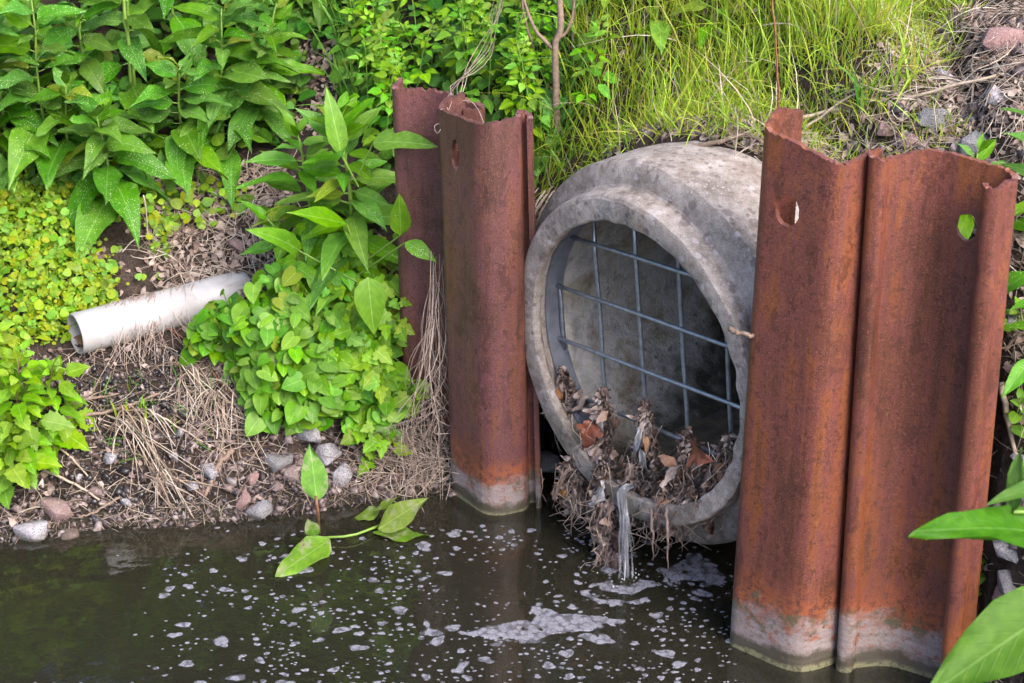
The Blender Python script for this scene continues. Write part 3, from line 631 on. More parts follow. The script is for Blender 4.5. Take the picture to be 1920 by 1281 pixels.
# ------------------------------------------------------------------ plastic drain pipe
A0 = atY(141, 627, 3.753); A1 = Vector((A0.x + .333, A0.y + .222, A0.z - .004)); ad = (A1 - A0).normalized(); aw = ad.cross(Vector((0, 0, 1))).normalized(); au = aw.cross(ad)
drain = empty('drain_pipe', A0); tag(drain, 'pale grey plastic drain pipe poking out of the weedy bank', 'pipe')
prof = [(1.1, .0435), (.6, .0435), (.1, .0435), (.004, .0435), (0, .0445), (0, .0472), (.003, .0485), (.1, .0485), (.285, .0485), (.286, .0478), (.289, .0478), (.290, .0492), (.38, .0492), (.6, .0492), (1.1, .0492)]
V = []; F = []; n = 48; k = len(prof)
for i in range(n):
    a = 2 * math.pi * i / n
    for s, r_ in prof: V.append(ad * s + aw * math.cos(a) * r_ + au * math.sin(a) * r_)
for i in range(n):
    j = (i + 1) % n
    for m in range(k - 1): F.append((i * k + m, j * k + m, j * k + m + 1, i * k + m + 1))
build('tube', V, F, M['pvc'], drain)
V = []; F = []
for i in range(14):
    s = .006 + i * .03
    for j in range(9):
        u = (j - 4) / 4 * .92; zz = -.018 + .012 * min(1, i / 3) + random.uniform(-.003, .003); h = .043 * math.sqrt(max(0, 1 - (zz / .043) ** 2))
        V.append(ad * (s + .004 * math.sin(j)) + aw * u * h + au * (zz - .006 * abs(u)))
for i in range(13):
    for j in range(8): F.append((i * 9 + j, i * 9 + j + 1, i * 9 + j + 10, i * 9 + j + 9))
build('silt', V, F, M['silt'], drain)

# ================================================================== LOOSE GROUND
def stone_template(seed, n=16, flat=.7):
    r = np.random.default_rng(seed); p = r.normal(size=(n, 3)); p /= np.linalg.norm(p, axis=1, keepdims=True); p *= r.uniform(.8, 1.1, (n, 1)); p[:, 2] *= flat; p[:, 1] *= r.uniform(.65, 1)
    bm = bmesh.new(); vs_ = [bm.verts.new(v) for v in p]; bmesh.ops.convex_hull(bm, input=vs_); bmesh.ops.delete(bm, geom=[v for v in bm.verts if not v.link_faces], context='VERTS')
    bmesh.ops.triangulate(bm, faces=bm.faces); bm.verts.index_update(); V = np.array([v.co[:] for v in bm.verts]); F = np.array([[v.index for v in f.verts] for f in bm.faces]); bm.free(); return V * .5, F, np.zeros((len(V), 2))
ST = [stone_template(i, 9 + i % 4) for i in range(10)]
def rand_rot(n):
    q_ = rng.normal(size=(n, 4)); q_ /= np.linalg.norm(q_, axis=1, keepdims=True); w, x, y, z = q_.T
    return np.stack([1 - 2 * (y * y + z * z), 2 * (x * y - z * w), 2 * (x * z + y * w), 2 * (x * y + z * w), 1 - 2 * (x * x + z * z), 2 * (y * z - x * w), 2 * (x * z - y * w), 2 * (y * z + x * w), 1 - 2 * (x * x + y * y)], 1).reshape(-1, 3, 3)
def lying(P, spread=.5):
    """a direction along the slope and a roughly upward normal for each point"""
    nn = gnormal(P[:, 0], P[:, 1]) + rng.normal(0, spread * .5, P.shape); nn /= np.linalg.norm(nn, axis=1, keepdims=True)
    d = rng.normal(size=P.shape); d -= nn * (d * nn).sum(1, keepdims=True); return d / np.linalg.norm(d, axis=1, keepdims=True), nn
GRAVEL = [(-500, 1120), (-500, 690), (90, 670), (260, 650), (470, 670), (560, 800), (860, 800), (860, 980), (450, 1040), (0, 1120)]
RIGHT = [(1500, 310), (1600, 200), (1740, 130), (1800, -120), (2500, -120), (2500, 1500), (1780, 1500), (1820, 400)]
UNDER = [(1000, 820), (1080, 850), (1400, 960), (1400, 1060), (1000, 1000)]
P = scatter(8500, [GRAVEL], True); sz = np.minimum(np.exp(rng.normal(math.log(.0125), .45, len(P))), .034); P[:, 2] += sz * .15
WET = [(60, 660), (330, 650), (350, 760), (300, 930), (60, 950), (-200, 900)]; px, py = pix(P[:, 0], P[:, 1], P[:, 2]); wet = inpoly(px + rng.normal(0, 25, len(px)), py + rng.normal(0, 20, len(px)), WET)
for sel, nm, lb, mt in ((wet, 'wet_gravel', 'black wet gravel on the bank below the mouth of the plastic pipe', 'gravel_wet'), (~wet, 'gravel', 'purplish grey gravel of the lower bank along the waterline', 'gravel')):
    o = many(ST, P[sel], rand_rot(sel.sum()) * sz[sel][:, None, None], nm, M[mt], smooth=False, uv=False); tag(o, lb, 'gravel', kind='stuff')
P = scatter(900, [RIGHT, UNDER], True); sz = np.minimum(np.exp(rng.normal(math.log(.026), .45, len(P))), .05); P[:, 2] += sz * .15
o = many(ST, P, rand_rot(len(P)) * sz[:, None, None], 'rubble', M['gravel'], smooth=False, uv=False); tag(o, 'small grey rubble on the slope behind the orange piles', 'gravel', kind='stuff')
LITTER = [(540, 60), (660, 90), (680, 240), (540, 260)]
LIT2 = [(300, 330), (540, 300), (560, 470), (480, 560), (330, 560), (260, 480)]
LIT3 = [(1180, 310), (1380, 255), (1560, 190), (1700, 60), (2400, -100), (2400, 1400), (1780, 1400), (1800, 330), (1440, 330)]
LDT = [leaf_shape(OVATE, 1, f, d, .1, 1, i + 200, tw) for i, (f, d, tw) in enumerate([(.35, .3, .4), (.15, .5, -.6), (-.3, .25, .7), (.5, .1, 0), (.1, .1, .2)])]
P = scatter(7500, [LITTER, LIT2, LIT3]); d, nn = lying(P, .7); sz = rng.uniform(.012, .032, len(P)); P[:, 2] += rng.uniform(0, .012, len(P))
o = many(LDT, P, frames(d, nn, sz, sz * rng.uniform(.5, 1, len(P))), 'leaf_litter', M['litter']); tag(o, 'brown dead leaf litter scattered on the bare bank', 'leaf litter', kind='stuff')
P = scatter(1500, [[(-500, 1000), (-500, 300), (900, 300), (1000, 0), (1450, 0), (1450, 300), (900, 960), (400, 1000)]]); d, nn = lying(P, .8); sz = rng.uniform(.012, .03, len(P)); P[:, 2] += rng.uniform(0, .008, len(P))
o = many(LDT, P, frames(d, nn, sz), 'fallen_leaves', M['debris']); tag(o, 'small dead leaf scraps between the stems and stones of the bank', 'leaf litter', kind='stuff')
def straw_template(seed, bend=.25, rad=.0085):
    r = np.random.default_rng(seed); t = np.linspace(0, 1, 6); a, b = r.uniform(-bend, bend, 2)
    pts = np.stack([t - .5, a * np.sin(t * 3.1) + b * t * t * .5, .3 * abs(a) * np.sin(t * 3.1)], 1); T = Tubes(); T.add([Vector(p) for p in pts], [rad, rad * 1.1, rad, rad * .9, rad * .7, rad * .4], 3, False)
    return np.array([v[:] for v in T.V]), np.array(T.F), np.zeros((len(T.V), 2))
SW = [straw_template(i) for i in range(10)]
P = scatter(3600, [LIT2, LIT3, [(380, 640), (500, 640), (560, 800), (440, 900), (340, 760)], [(700, 740), (860, 700), (860, 940), (690, 930)]]); d, nn = lying(P, .5); sz = rng.uniform(.03, .15, len(P)); P[:, 2] += rng.uniform(.002, .018, len(P)); sw = rng.uniform(.05, .16, len(P))
o = many(SW, P, frames(d, nn, sz, sw, sw), 'dry_straw', M['straw'], uv=False); tag(o, 'thin dry straw and dead stalks strewn over the bank', 'straw', kind='stuff')
P = scatter(900, [GRAVEL]); d, nn = lying(P, .5); sz = rng.uniform(.03, .11, len(P)); sw = rng.uniform(.04, .12, len(P)); P[:, 2] += rng.uniform(.004, .016, len(P))
o = many(SW, P, frames(d, nn, sz, sw, sw), 'scattered_straw', M['straw'], uv=False); tag(o, 'loose straw lying between the gravel stones', 'straw', kind='stuff')
# pale roots and crust along the waterline
P = scatter(1500, [[(-400, 1080), (-400, 940), (860, 880), (860, 960), (440, 1020), (0, 1080)]], True); P = P[np.abs(P[:, 2] - .012) < .028]; d, nn = lying(P, .7); d[:, 2] -= .5
o = many(SW, P, frames(d, nn, rng.uniform(.02, .07, len(P))), 'waterline_roots', M['root'], uv=False); tag(o, 'pale rootlets trailing along the waterline of the bank', 'roots', kind='stuff')

# single stones
def stone(px, py, size, material, label, flat=.7, group=None, lift=.03, name='stone', Y=None):
    p = ground(px, py) if Y is None else atY(px, py, Y); dep = p.y * _c + (CAM_H - p.z) * _s; w = size * (1.3 if px > 1600 else 1.1) / FPX * dep
    v, f, _ = stone_template(int(px * 7 + py), 12, flat); o = build(name, v, f, material, smooth=False)
    bm = bmesh.new(); bm.from_mesh(o.data); bmesh.ops.bevel(bm, geom=list(bm.edges), offset=.012, segments=1, affect='EDGES'); bm.to_mesh(o.data); bm.free()
    o.location = p + Vector((0, 0, w * lift)); o.scale = (w, w, w); o.rotation_euler = (random.uniform(-.3, .3) + .35, random.uniform(-.3, .3), random.uniform(0, 6.28)); tag(o, label, 'stone', group); return o
GRN, PNK = M['granite'], M['pinkstone']
for a in [(510, 865, 78, GRN, 'pale granite stone under the heart-leaved weeds, nearest the trailing straw'), (578, 812, 92, GRN, 'dark grey granite stone tucked directly under the heart-leaved weeds'),
          (612, 862, 70, GRN, 'rounded grey stone behind the upright water dock leaf'), (106, 965, 82, PNK, 'flat purplish stone lying on the gravel near the waterline'),
          (388, 893, 52, GRN, 'blue-grey stone at the foot of the gravel slope'), (455, 938, 56, PNK, 'pink-grey stone at the water’s edge below the granite stones'),
          (545, 892, 46, PNK, 'small pinkish stone wedged among the granite stones'), (483, 962, 60, GRN, 'flat pale stone awash at the waterline beside the floating dock'),
          (140, 1018, 60, PNK, 'pale stone half under water at the edge of the gravel'), (60, 1003, 70, GRN, 'crusted stone at the waterline below the flat purplish stone'),
          (640, 900, 48, GRN, 'grey stone at the waterline near the dead root curtain'), (445, 468, 50, PNK, 'flat pink stone lying in the leaf litter above the plastic pipe'),
          (582, 150, 66, PNK, 'brownish pink stone in the bare patch above the broad-leaved plants'), (470, 905, 38, PNK, 'small pink stone among straw on the gravel slope'),
          (1025, 905, 60, GRN, 'dark wet stone between the purplish pile and the pipe mouth'), (1048, 870, 70, GRN, 'dark mossy stone tucked under the pipe rim'),
          (1882, 92, 86, PNK, 'large grey-pink stone at the top of the slope above the orange piles'), (1752, 232, 74, GRN, 'speckled granite stone in the litter behind the orange piles'),
          (1765, 152, 52, GRN, 'granite stone beside the grass edge above the orange piles'), (1836, 282, 84, GRN, 'speckled granite boulder next to the leafy plant at the frame’s edge'),
          (1700, 275, 46, PNK, 'pinkish stone just behind the rim of the orange piles'), (1822, 225, 42, GRN, 'small bluish stone higher up behind the orange piles'),
          (1888, 1060, 66, GRN, 'grey stone low on the slope beside the nearest pile'), (1885, 1135, 86, GRN, 'large granite stone at the foot of the nearest pile'),
          (1905, 935, 60, GRN, 'angular grey stone on the slope beside the nearest pile'), (1900, 700, 40, PNK, 'small stone among twigs on the slope beside the nearest pile'),
          (1890, 1215, 74, PNK, 'stone behind the large blurred leaf in the corner'), (1660, 245, 36, PNK, 'small stone between grass blades behind the orange piles'), (1895, 600, 44, GRN, 'dark stone under the weeds beside the nearest pile'),
          (1800, 180, 34, PNK, 'smallest pale stone high in the litter above the orange piles'), (1870, 190, 56, GRN, 'grey stone under the broad leaves at the frame’s edge')]:
    stone(*a, flat=.62)
for px, py in [(210, 870), (250, 905), (330, 870), (300, 935), (180, 930), (60, 925), (150, 905), (90, 1000), (360, 925), (420, 870), (240, 955), (30, 960), (570, 880), (590, 925), (520, 930), (670, 870), (340, 820), (280, 835)]:
    stone(px, py, random.uniform(22, 34), random.choice([GRN, PNK]), 'small loose stone lying on the gravel of the lower bank', .75, 'small loose stones on the gravel', .2)

# ================================================================== PLANTS
def polyline_up(base, h, lean, n=7, wob=.03):
    pts = []
    for i in range(n):
        t = i / (n - 1); pts.append(Vector(base) + Vector((lean[0] * t * t + random.uniform(-wob, wob) * h * t * .4, lean[1] * t * t + random.uniform(-wob, wob) * h * t * .4, h * t)))
    return pts
def sample(pts, t):
    u = t * (len(pts) - 1); i = min(int(u), len(pts) - 2); return pts[i].lerp(pts[i + 1], u - i)
CAMV = Vector((0, -.85, .5))
def broadleaf(name, label, base, h, lean, nleaf, size, kind='big', stem_r=.005, low=.15, group='broad-leaved plants', cat='plant', face=.35, stem_mat='stem', stems=1, rnd_size=.25):
    root = empty(name, base); tag(root, label, cat, group)
    for s_ in range(stems):
        ln = (lean[0] + (random.uniform(-.08, .08) if s_ else 0), lean[1] + (random.uniform(-.06, .06) if s_ else 0)); hh = h * (random.uniform(.6, .95) if s_ else 1)
        b0 = Vector(base) + (Vector((random.uniform(-.05, .05), random.uniform(-.04, .04), 0)) if s_ else Vector())
        pts = polyline_up(b0 - Vector((0, 0, .02)), hh, ln)
        Tubes().add([p - Vector(base) for p in pts], [stem_r * (1 - .65 * i / 6) for i in range(7)], 6).build('stem', M[stem_mat], root)
        n = nleaf if s_ == 0 else int(nleaf * .6); ang = random.uniform(0, 6.28)
        for i in range(n):
            t = low + (1 - low) * (i / max(1, n - 1)) ** .85; p = sample(pts, t); ang += 2.4 + random.uniform(-.4, .4)
            sz = size * (1.12 - .62 * t) * random.uniform(1 - rnd_size, 1 + rnd_size) * (1 if i < n - 3 else .75)
            el = -.25 + 1.2 * t ** 2.2 + random.uniform(-.25, .25); d = Vector((math.cos(ang) * math.cos(el), math.sin(ang) * math.cos(el), math.sin(el)))
            pet = .10 * sz + .10 * size * (1 - t); q_ = p + d * pet
            Tubes().add([p - Vector(base), q_ - Vector(base)], [stem_r * .4, stem_r * .3], 4, False).build('leaf_stalk', M['stem'], root) if pet > .012 and sz > .06 else None
            up = Vector((0, 0, 1)) * (1 - face) + CAMV * face + Vector((random.uniform(-.25, .25), random.uniform(-.25, .25), 0)); put_leaf(root, kind, q_, d, up, sz, width=random.uniform(.85, 1.15))
    return root
# tall broad-leaved weeds, upper left
for (px, py, h, lx, ly, n, sz, st, label) in [
    (20, 330, .42, .02, -.05, 18, .150, 2, 'tall broad-leaved plant at the frame’s edge, above the creeping yellow ground cover'),
    (95, 330, .47, .02, -.06, 20, .150, 2, 'tallest broad-leaved plant with two stems beside the frame’s edge plant'),
    (215, 390, .28, .00, -.08, 20, .150, 1, 'low spreading broad-leaved plant in front of the others, leaves speckled white'),
    (165, 250, .42, .03, -.02, 16, .140, 1, 'broad-leaved plant standing behind the low speckled one'),
    (250, 215, .46, .04, -.02, 14, .135, 1, 'broad-leaved plant with a single bare pale stalk among the speckled leaves'),
    (345, 330, .30, .02, -.05, 18, .145, 1, 'broad-leaved plant beside the bare leaf litter, lower leaves drooping'),
    (420, 290, .40, .03, -.04, 20, .150, 2, 'bushy broad-leaved plant above the leaf litter patch'),
    (485, 260, .36, .07, -.02, 18, .140, 1, 'broad-leaved plant leaning toward the bare patch with the pink stone'),
    (330, 120, .40, .02, 0, 15, .140, 1, 'broad-leaved plant at the top of the bank behind the bushy one'),
    (430, 90, .34, .03, 0, 15, .135, 1, 'broad-leaved plant in the upper back row, partly in shade'),
    (520, 70, .32, .06, 0, 16, .14, 1, 'broad-leaved plant reaching over the bare soil patch at the top'),
    (60, 130, .38, .0, 0, 14, .14, 1, 'broad-leaved plant in the upper corner behind the tallest one'),
    (-90, 330, .42, .0, 0, 16, .15, 1, 'broad-leaved plant just beyond the edge of the picture'),
    (600, 40, .28, .02, 0, 12, .12, 1, 'smaller broad-leaved plant near grass at the top of the bank')]:
    broadleaf('broadleaf_plant', label, ground(px, py), h, (lx, ly), int(n * 1.5), sz * 1.02, stems=st)
# the fresh one in front of the brown pile
broadleaf('broadleaf_plant', 'bright green upright plant with pointed leaves in front of the brown pile', ground(668, 545), .46, (-.015, -.04), 48, .15, 'front', .0075, .12, stems=1, face=.4)
broadleaf('broadleaf_plant', 'second pointed-leaf stem just behind the bright green upright plant', ground(590, 480), .34, (-.02, -.04), 24, .15, 'front', .005, .2, stems=1)
broadleaf('broadleaf_plant', 'low pointed-leaf shoot bending across the brown pile', ground(700, 570), .18, (.13, -.05), 7, .11, 'front', .004, .4)
broadleaf('broadleaf_plant', 'drooping pointed-leaf shoot over the heart-leaved weeds', ground(560, 520), .20, (-.06, -.06), 10, .15, 'front', .004, .3)
broadleaf('broadleaf_plant', 'leafy shoot glimpsed through the round hole of the nearest pile', ground(1815, 420), .16, (0, 0), 14, .10, 'front', .004, .2)
fp = [o_ for o_ in COL.objects if o_.get('label', '').startswith('bright green upright')][0]
for a_, b_, Y0, Y1, w_ in [((700, 268), (802, 256), 3.70, 3.60, .9), ((760, 455), (814, 478), 3.62, 3.58, 1.3), ((752, 440), (748, 368), 3.63, 3.61, 1.2), ((640, 290), (615, 170), 3.72, 3.72, .8), ((650, 420), (545, 392), 3.72, 3.64, .8), ((690, 520), (700, 622), 3.62, 3.55, 1.5), ((560, 470), (500, 420), 3.75, 3.68, 1.1)]:
    A_, B_ = atY(*a_, Y0), atY(*b_, Y1); put_leaf(fp, 'front', A_, B_ - A_, (0, -.5, .7), (B_ - A_).length, width=w_)
    Tubes().add([p_ - fp.location for p_ in spline([atY(672, min(560, a_[1] + 60), 3.73), A_.lerp(atY(672, min(560, a_[1] + 60), 3.73), .4), A_], 5)], .0022, 5, False).build('leaf_stalk', M['stem'], fp)
hp = [o_ for o_ in COL.objects if o_.get('label', '').startswith('leafy shoot glimpsed')][0]
for a_, b_, Y0, Y1 in [((1788, 440), (1822, 385), 3.13, 3.12), ((1822, 430), (1785, 395), 3.16, 3.15)]:
    A_, B_ = atY(*a_, Y0), atY(*b_, Y1); put_leaf(hp, 'front', A_, B_ - A_, (0, -.8, .5), (B_ - A_).length * 1.1, width=1.6)
# right edge and foreground
broadleaf('broadleaf_plant', 'leafy plant at the frame’s edge beside the hooked pile', ground(1945, 560), .40, (-.03, -.03), 16, .15, 'front', .006, .2)
broadleaf('broadleaf_plant', 'lower leafy shoot under the plant beside the hooked pile', ground(1935, 700), .20, (-.02, -.03), 9, .08, 'front', .004, .2)
fb = Vector((.98, 2.05, float(hz(.98, 2.05)))); fg = empty('foreground_plant', fb); tag(fg, 'blurred large-leaved plant close to the camera in the corner', 'plant', 'broad-leaved plants')
tip = atY(1935, 985, 2.0); pts = spline([fb - Vector((0, 0, .03)), fb + Vector((.02, .02, .3)), Vector((tip.x + .10, 2.02, tip.z - .25)), tip + Vector((.04, 0, .08))], 10)
Tubes().add([p - fb for p in pts], [.007 - .0004 * i for i in range(10)], 6).build('stem', M['stem'], fg)
def aimed(parent, kind, a, b, up, width=1.0, idx=None):
    a, b = Vector(a), Vector(b); return put_leaf(parent, kind, a, b - a, up, (b - a).length, width=width, me=None if idx is None else LM[kind][idx])
aimed(fg, 'near', atY(1955, 1000, 2.0), atY(1748, 962, 1.92), (0, -.35, .9), .8, 0); aimed(fg, 'near', atY(1900, 960, 2.0), atY(1910, 842, 2.02), (-.6, -.7, .2), .8, 4)
aimed(fg, 'near', atY(2010, 1120, 1.98), atY(1735, 1300, 1.86), (-.1, -.55, .8), 1.0, 4); aimed(fg, 'near', atY(1960, 920, 2.0), atY(1890, 905, 1.97), (0, -.3, .9), 1.0, 2)
aimed(fg, 'near', atY(1970, 1040, 2.0), atY(2080, 960, 1.95), (0, -.3, .9), 1.1, 1)

for o_ in [c_ for c_ in COL.objects if c_.parent is fg and c_.name.startswith('leaf')]:      # a stalk from each leaf to the stem
    b_ = o_.matrix_basis.translation; q_ = min((p_ - fb for p_ in pts), key=lambda p_: (p_ - b_).length + .8 * max(0, p_.z - b_.z)); Tubes().add(spline([q_, q_.lerp(b_, .5) + Vector((0, 0, .012)), b_], 6), [.0038, .0036, .0034, .003, .0028, .0026], 5, False).build('leaf_stalk', M['stem'], fg)

# heart-leaved bindweed mound
MOUND = [(350, 668), (430, 650), (500, 622), (560, 575), (620, 540), (660, 520), (740, 560), (765, 660), (750, 780), (660, 800), (560, 790), (480, 770), (460, 720), (430, 690), (350, 690)]
def mound(name, label, poly, n, kind, size, lift, cat='plant', group=None, seed=0, face=.45, stems=30):
    r = random.Random(seed); P = scatter(n, [poly]); cx, cy_ = P[:, 0].mean(), P[:, 1].mean(); base = Vector((cx, cy_, float(hz(cx, cy_)))); root = empty(name, base); tag(root, label, cat, group)
    px, py = pix(P[:, 0], P[:, 1], P[:, 2]); T = Tubes(); mid = Vector((sum(p[0] for p in poly) / len(poly), sum(p[1] for p in poly) / len(poly)))
    mr_ = max((Vector(p) - mid).length for p in poly)
    for k, (x, y, z) in enumerate(P):
        q_ = max(0, 1 - ((Vector((px[k], py[k])) - mid).length / mr_) ** 2); hgt = lift * (.25 + .75 * q_) * r.uniform(.15, 1.1) + .012
        nn = Vector(gnormal(np.array([x]), np.array([y]))[0]); p = Vector((x, y, z)) + (nn * .6 + Vector((0, 0, .5))) * hgt
        a = r.uniform(0, 6.28); d = Vector((math.cos(a), math.sin(a), 0)) + Vector((0, -.55, -.45)); d = d - nn * d.dot(nn) * .4 + Vector((0, 0, r.uniform(-.25, .25)))
        up = nn * (1 - face) + CAMV * face + Vector((r.uniform(-.4, .4), r.uniform(-.3, .3), r.uniform(-.1, .3))); s_ = size * (.45 + .95 * r.random() ** .8); put_leaf(root, kind, p, d, up, s_, width=r.uniform(.85, 1.15))
        if k % 2 == 0: T.add([Vector((x + r.uniform(-.03, .03), y + .02, z)) - base, (p + Vector((x, y, z))) / 2 + Vector((r.uniform(-.01, .01), 0, .01)) - base, p - base], .0013, 4, False)
    T.build('stem', M['stem'], root); return root
mound('bindweed', 'mound of bright heart-shaped leaves spilling over the end of the plastic pipe', MOUND, 760, 'bind', .034, .15, seed=1, group='weed mounds')
mound('bindweed', 'dense skirt of heart-shaped leaves hanging over the granite stones', [(440, 700), (700, 640), (770, 740), (740, 830), (600, 815), (480, 800)], 400, 'bind', .035, .11, seed=2, group='weed mounds')
mound('lobed_weed', 'yellow-green lobed weed at the foot of the brown pile', [(600, 560), (790, 540), (790, 780), (700, 850), (620, 760)], 170, 'lobed', .038, .16, seed=3, group='weed mounds')
mound('lobed_weed', 'small lobed weed dangling above the dead roots', [(650, 780), (740, 760), (740, 870), (670, 880)], 26, 'lobed', .036, .06, seed=4, group='weed mounds')
mound('lobed_weed', 'lobed weed under the bright green upright plant', [(540, 520), (640, 440), (740, 480), (700, 570), (560, 570)], 120, 'lobed', .04, .12, seed=5, group='weed mounds')
def sprig(label, base, h, lean, n, size, kind, group, stem='stem_red', name='raspberry_cane', face=.35, low=.1):
    return broadleaf(name, label, base, h, lean, n, size, kind, .0022, low, group, 'plant', face, stem)
for px, py, h, n, label in [(40, 860, .30, 16, 'toothed-leaf cane at the frame’s edge below the mouth of the plastic pipe'), (-10, 800, .32, 16, 'toothed-leaf cane cut by the frame’s edge, left of the plastic pipe'),
                            (95, 800, .20, 12, 'shorter toothed-leaf cane nearest the mouth of the plastic pipe'), (10, 900, .16, 10, 'lowest toothed-leaf cane hanging over the dark gravel'), (-60, 900, .28, 14, 'toothed-leaf cane beyond the frame’s edge above the water')]:
    sprig(label, ground(px, py), h, (.04, -.06), n + 5, .115, 'maple', 'toothed-leaf canes', face=.45)
# thicket behind the brown pile
THICK = [(620, -90), (1120, -90), (1110, 150), (1040, 340), (985, 400), (960, 330), (720, 330), (650, 230)]
THICKS = [(lambda a, b: b < 30, 'three-part-leaved weed along the top edge of the thicket behind the piles', 'thicket weeds along the top edge'), (lambda a, b: a > 940, 'three-part-leaved weed between the purplish pile and the forked woody branch', 'thicket weeds beside the woody branch'),
          (lambda a, b: a < 740, 'three-part-leaved weed between the broad-leaved plants and the brown pile', 'thicket weeds beside the broad-leaved plants'), (lambda a, b: True, 'three-part-leaved weed of the thicket right behind the brown pile', 'thicket weeds behind the brown pile')]
P = scatter(110, [THICK])
for k, (x, y, z) in enumerate(P):
    qx, qy = pix(x, y, z); lab, grp = next((a, b) for c, a, b in THICKS if c(qx, qy))
    sprig(lab, Vector((x, y, z)), random.uniform(.14, .30), (random.uniform(-.05, .05), -.04), random.randint(8, 12), random.uniform(.055, .08), 'tri', grp, 'stem', 'thicket_weed', .35, .25)
for px, py, label in [(1140, 60, 'trio-leaved sapling beside the woody branch'), (1095, 240, 'trio-leaved shoot at the grass edge beside the woody branch')]:
    sprig(label, ground(px, py), .26, (.03, -.03), 10, .09, 'tri', None, 'stem', 'sapling', .35, .4)
for px, py, h, n, sz, label in [(1230, 60, .22, 8, .11, 'broad-leaved plant hidden among tall grass near the woody branch'), (1330, 90, .18, 8, .10, 'pale broad-leaved plant half buried in the tall grass'), (1560, -10, .2, 9, .11, 'broad-leaved plant at the top edge above the grass'), (1660, 10, .14, 7, .09, 'small broad-leaved plant at the top where grass meets litter'), (1420, -30, .22, 9, .12, 'broad-leaved plant at the top edge in the thick grass')]:
    broadleaf('broadleaf_plant', label, ground(px, py), h, (0, -.03), n, sz, 'front', .004, .2)
for px, py, label in [(1830, 1130, 'tiny seedling at the foot of the nearest pile'), (1900, 620, 'small weed with lobed leaves on the slope beside the nearest pile'), (1905, 790, 'small round-leaved weed on the slope below the lobed one'), (345, 300, 'slender sprig standing before the drooping broad leaves'), (770, 760, 'small weed sprouting from the dead root curtain')]:
    sprig(label, ground(px, py), .07, (0, -.01), 7, .042, random.choice(['bind', 'lobed']), None, 'stem', 'seedling', .4, .2)
# creeping ground cover, stuff
ROUNDT = [leaf_shape(ROUND, 1, f, d, .03, 1, i + 300) for i, (f, d) in enumerate([(.2, .1), (.05, .3), (.3, .2), (-.1, .1)])]
COVER = [(-500, 360), (250, 380), (330, 420), (320, 500), (250, 560), (110, 650), (-500, 720)]
P = scatter(13000, [COVER]); P = P[nz(_N1, P[:, 0] * 2.2, P[:, 1] * 2.2) * .5 + rng.normal(0, .5, len(P)) > -.9]; d, nn = lying(P, 1.0); nn = nn * .8 + np.array([0, -.2, .2]); P[:, 2] += .004 + .055 * rng.random(len(P)) ** 1.5
o = many(ROUNDT + [leaf_shape(LOBED, 1, .2, .2, .05, 1, 310), leaf_shape(HEART, 1, .2, .3, .04, 1, 311)], P, frames(d, nn, .006 + .019 * rng.random(len(P)) ** 1.6), 'ground_cover', M['cover']); tag(o, 'creeping yellow-green ground cover above the plastic pipe', 'ground cover', kind='stuff')
P = scatter(900, [[(-300, 200), (330, 300), (330, 400), (-300, 420)], [(240, 370), (460, 360), (460, 420), (300, 470)], [(560, 420), (760, 420), (760, 600), (560, 560)]]); d, nn = lying(P, .6); P[:, 2] += rng.uniform(.004, .05, len(P))
o = many(ROUNDT, P, frames(d, nn, rng.uniform(.012, .03, len(P))), 'low_weeds', M['cover']); tag(o, 'sparse small yellowish weeds under the broad-leaved plants', 'ground cover', kind='stuff')
P = scatter(3400, [[(-500, -200), (640, -200), (640, 60), (520, 300), (250, 400), (-500, 400)], THICK]); d, nn = lying(P, .9); P[:, 2] += rng.uniform(.004, .09, len(P))
o = many(ROUNDT + LDT[:2], P, frames(d, nn, rng.uniform(.02, .05, len(P))), 'undergrowth', M['moss']); tag(o, 'dark small leaves filling the shade under the tall plants', 'undergrowth', kind='stuff')
# grass
def blade_template(seed, bend):
    r = np.random.default_rng(seed); t = np.linspace(0, 1, 6); w = .5 * np.array([.8, 1, .9, .75, .5, .06]); x = bend * t ** 2.2; z = t - .35 * bend * t ** 3; tw = r.uniform(-.6, .6); V = []; U = []
    for i in range(6):
        a = tw * t[i]; V += [(x[i] - math.sin(a) * w[i] * .02, -w[i] * math.cos(a) * .025, z[i]), (x[i] + math.sin(a) * w[i] * .02, w[i] * math.cos(a) * .025, z[i])]; U += [(t[i], .1), (t[i], .4)]
    return np.array(V), np.array([(2 * i, 2 * i + 1, 2 * i + 3, 2 * i + 2) for i in range(5)]), np.array(U)
BT = [blade_template(i, b) for i, b in enumerate([.1, .25, .4, .6, .9, .15, .3, 1.2])]
def upright(n, lean=.25):
    a = rng.uniform(0, 6.283, n); z = np.stack([rng.normal(0, lean, n), rng.normal(-.08, lean, n), np.ones(n)], 1); z /= np.linalg.norm(z, axis=1, keepdims=True)
    x = np.stack([np.cos(a), np.sin(a), np.zeros(n)], 1); x -= z * (x * z).sum(1, keepdims=True); x /= np.linalg.norm(x, axis=1, keepdims=True); return np.stack([x, np.cross(z, x), z], 2)
def grass(name, label, polys, n, lo, hi, wid, material, lean=.25):
    P = scatter(n, polys); L = rng.uniform(lo, hi, len(P)); Rm = upright(len(P), lean) * np.stack([L, L * 0 + wid / .025 * rng.uniform(.7, 1.3, len(P)), L], 1)[:, None, :]; P[:, 2] -= .005
    o = many(BT, P, Rm, name, material); tag(o, label, 'grass', kind='stuff'); return o
TALL = [(1080, -200), (1780, -200), (1700, 60), (1480, 180), (1300, 215), (1180, 250), (1090, 330), (1010, 400), (985, 300), (1060, 200)]
EDGE = [(980, 440), (1060, 300), (1250, 210), (1420, 200), (1560, 110), (1640, 40), (1700, -100), (1860, -100), (1770, 150), (1620, 240), (1430, 285), (1180, 325), (1040, 410)]
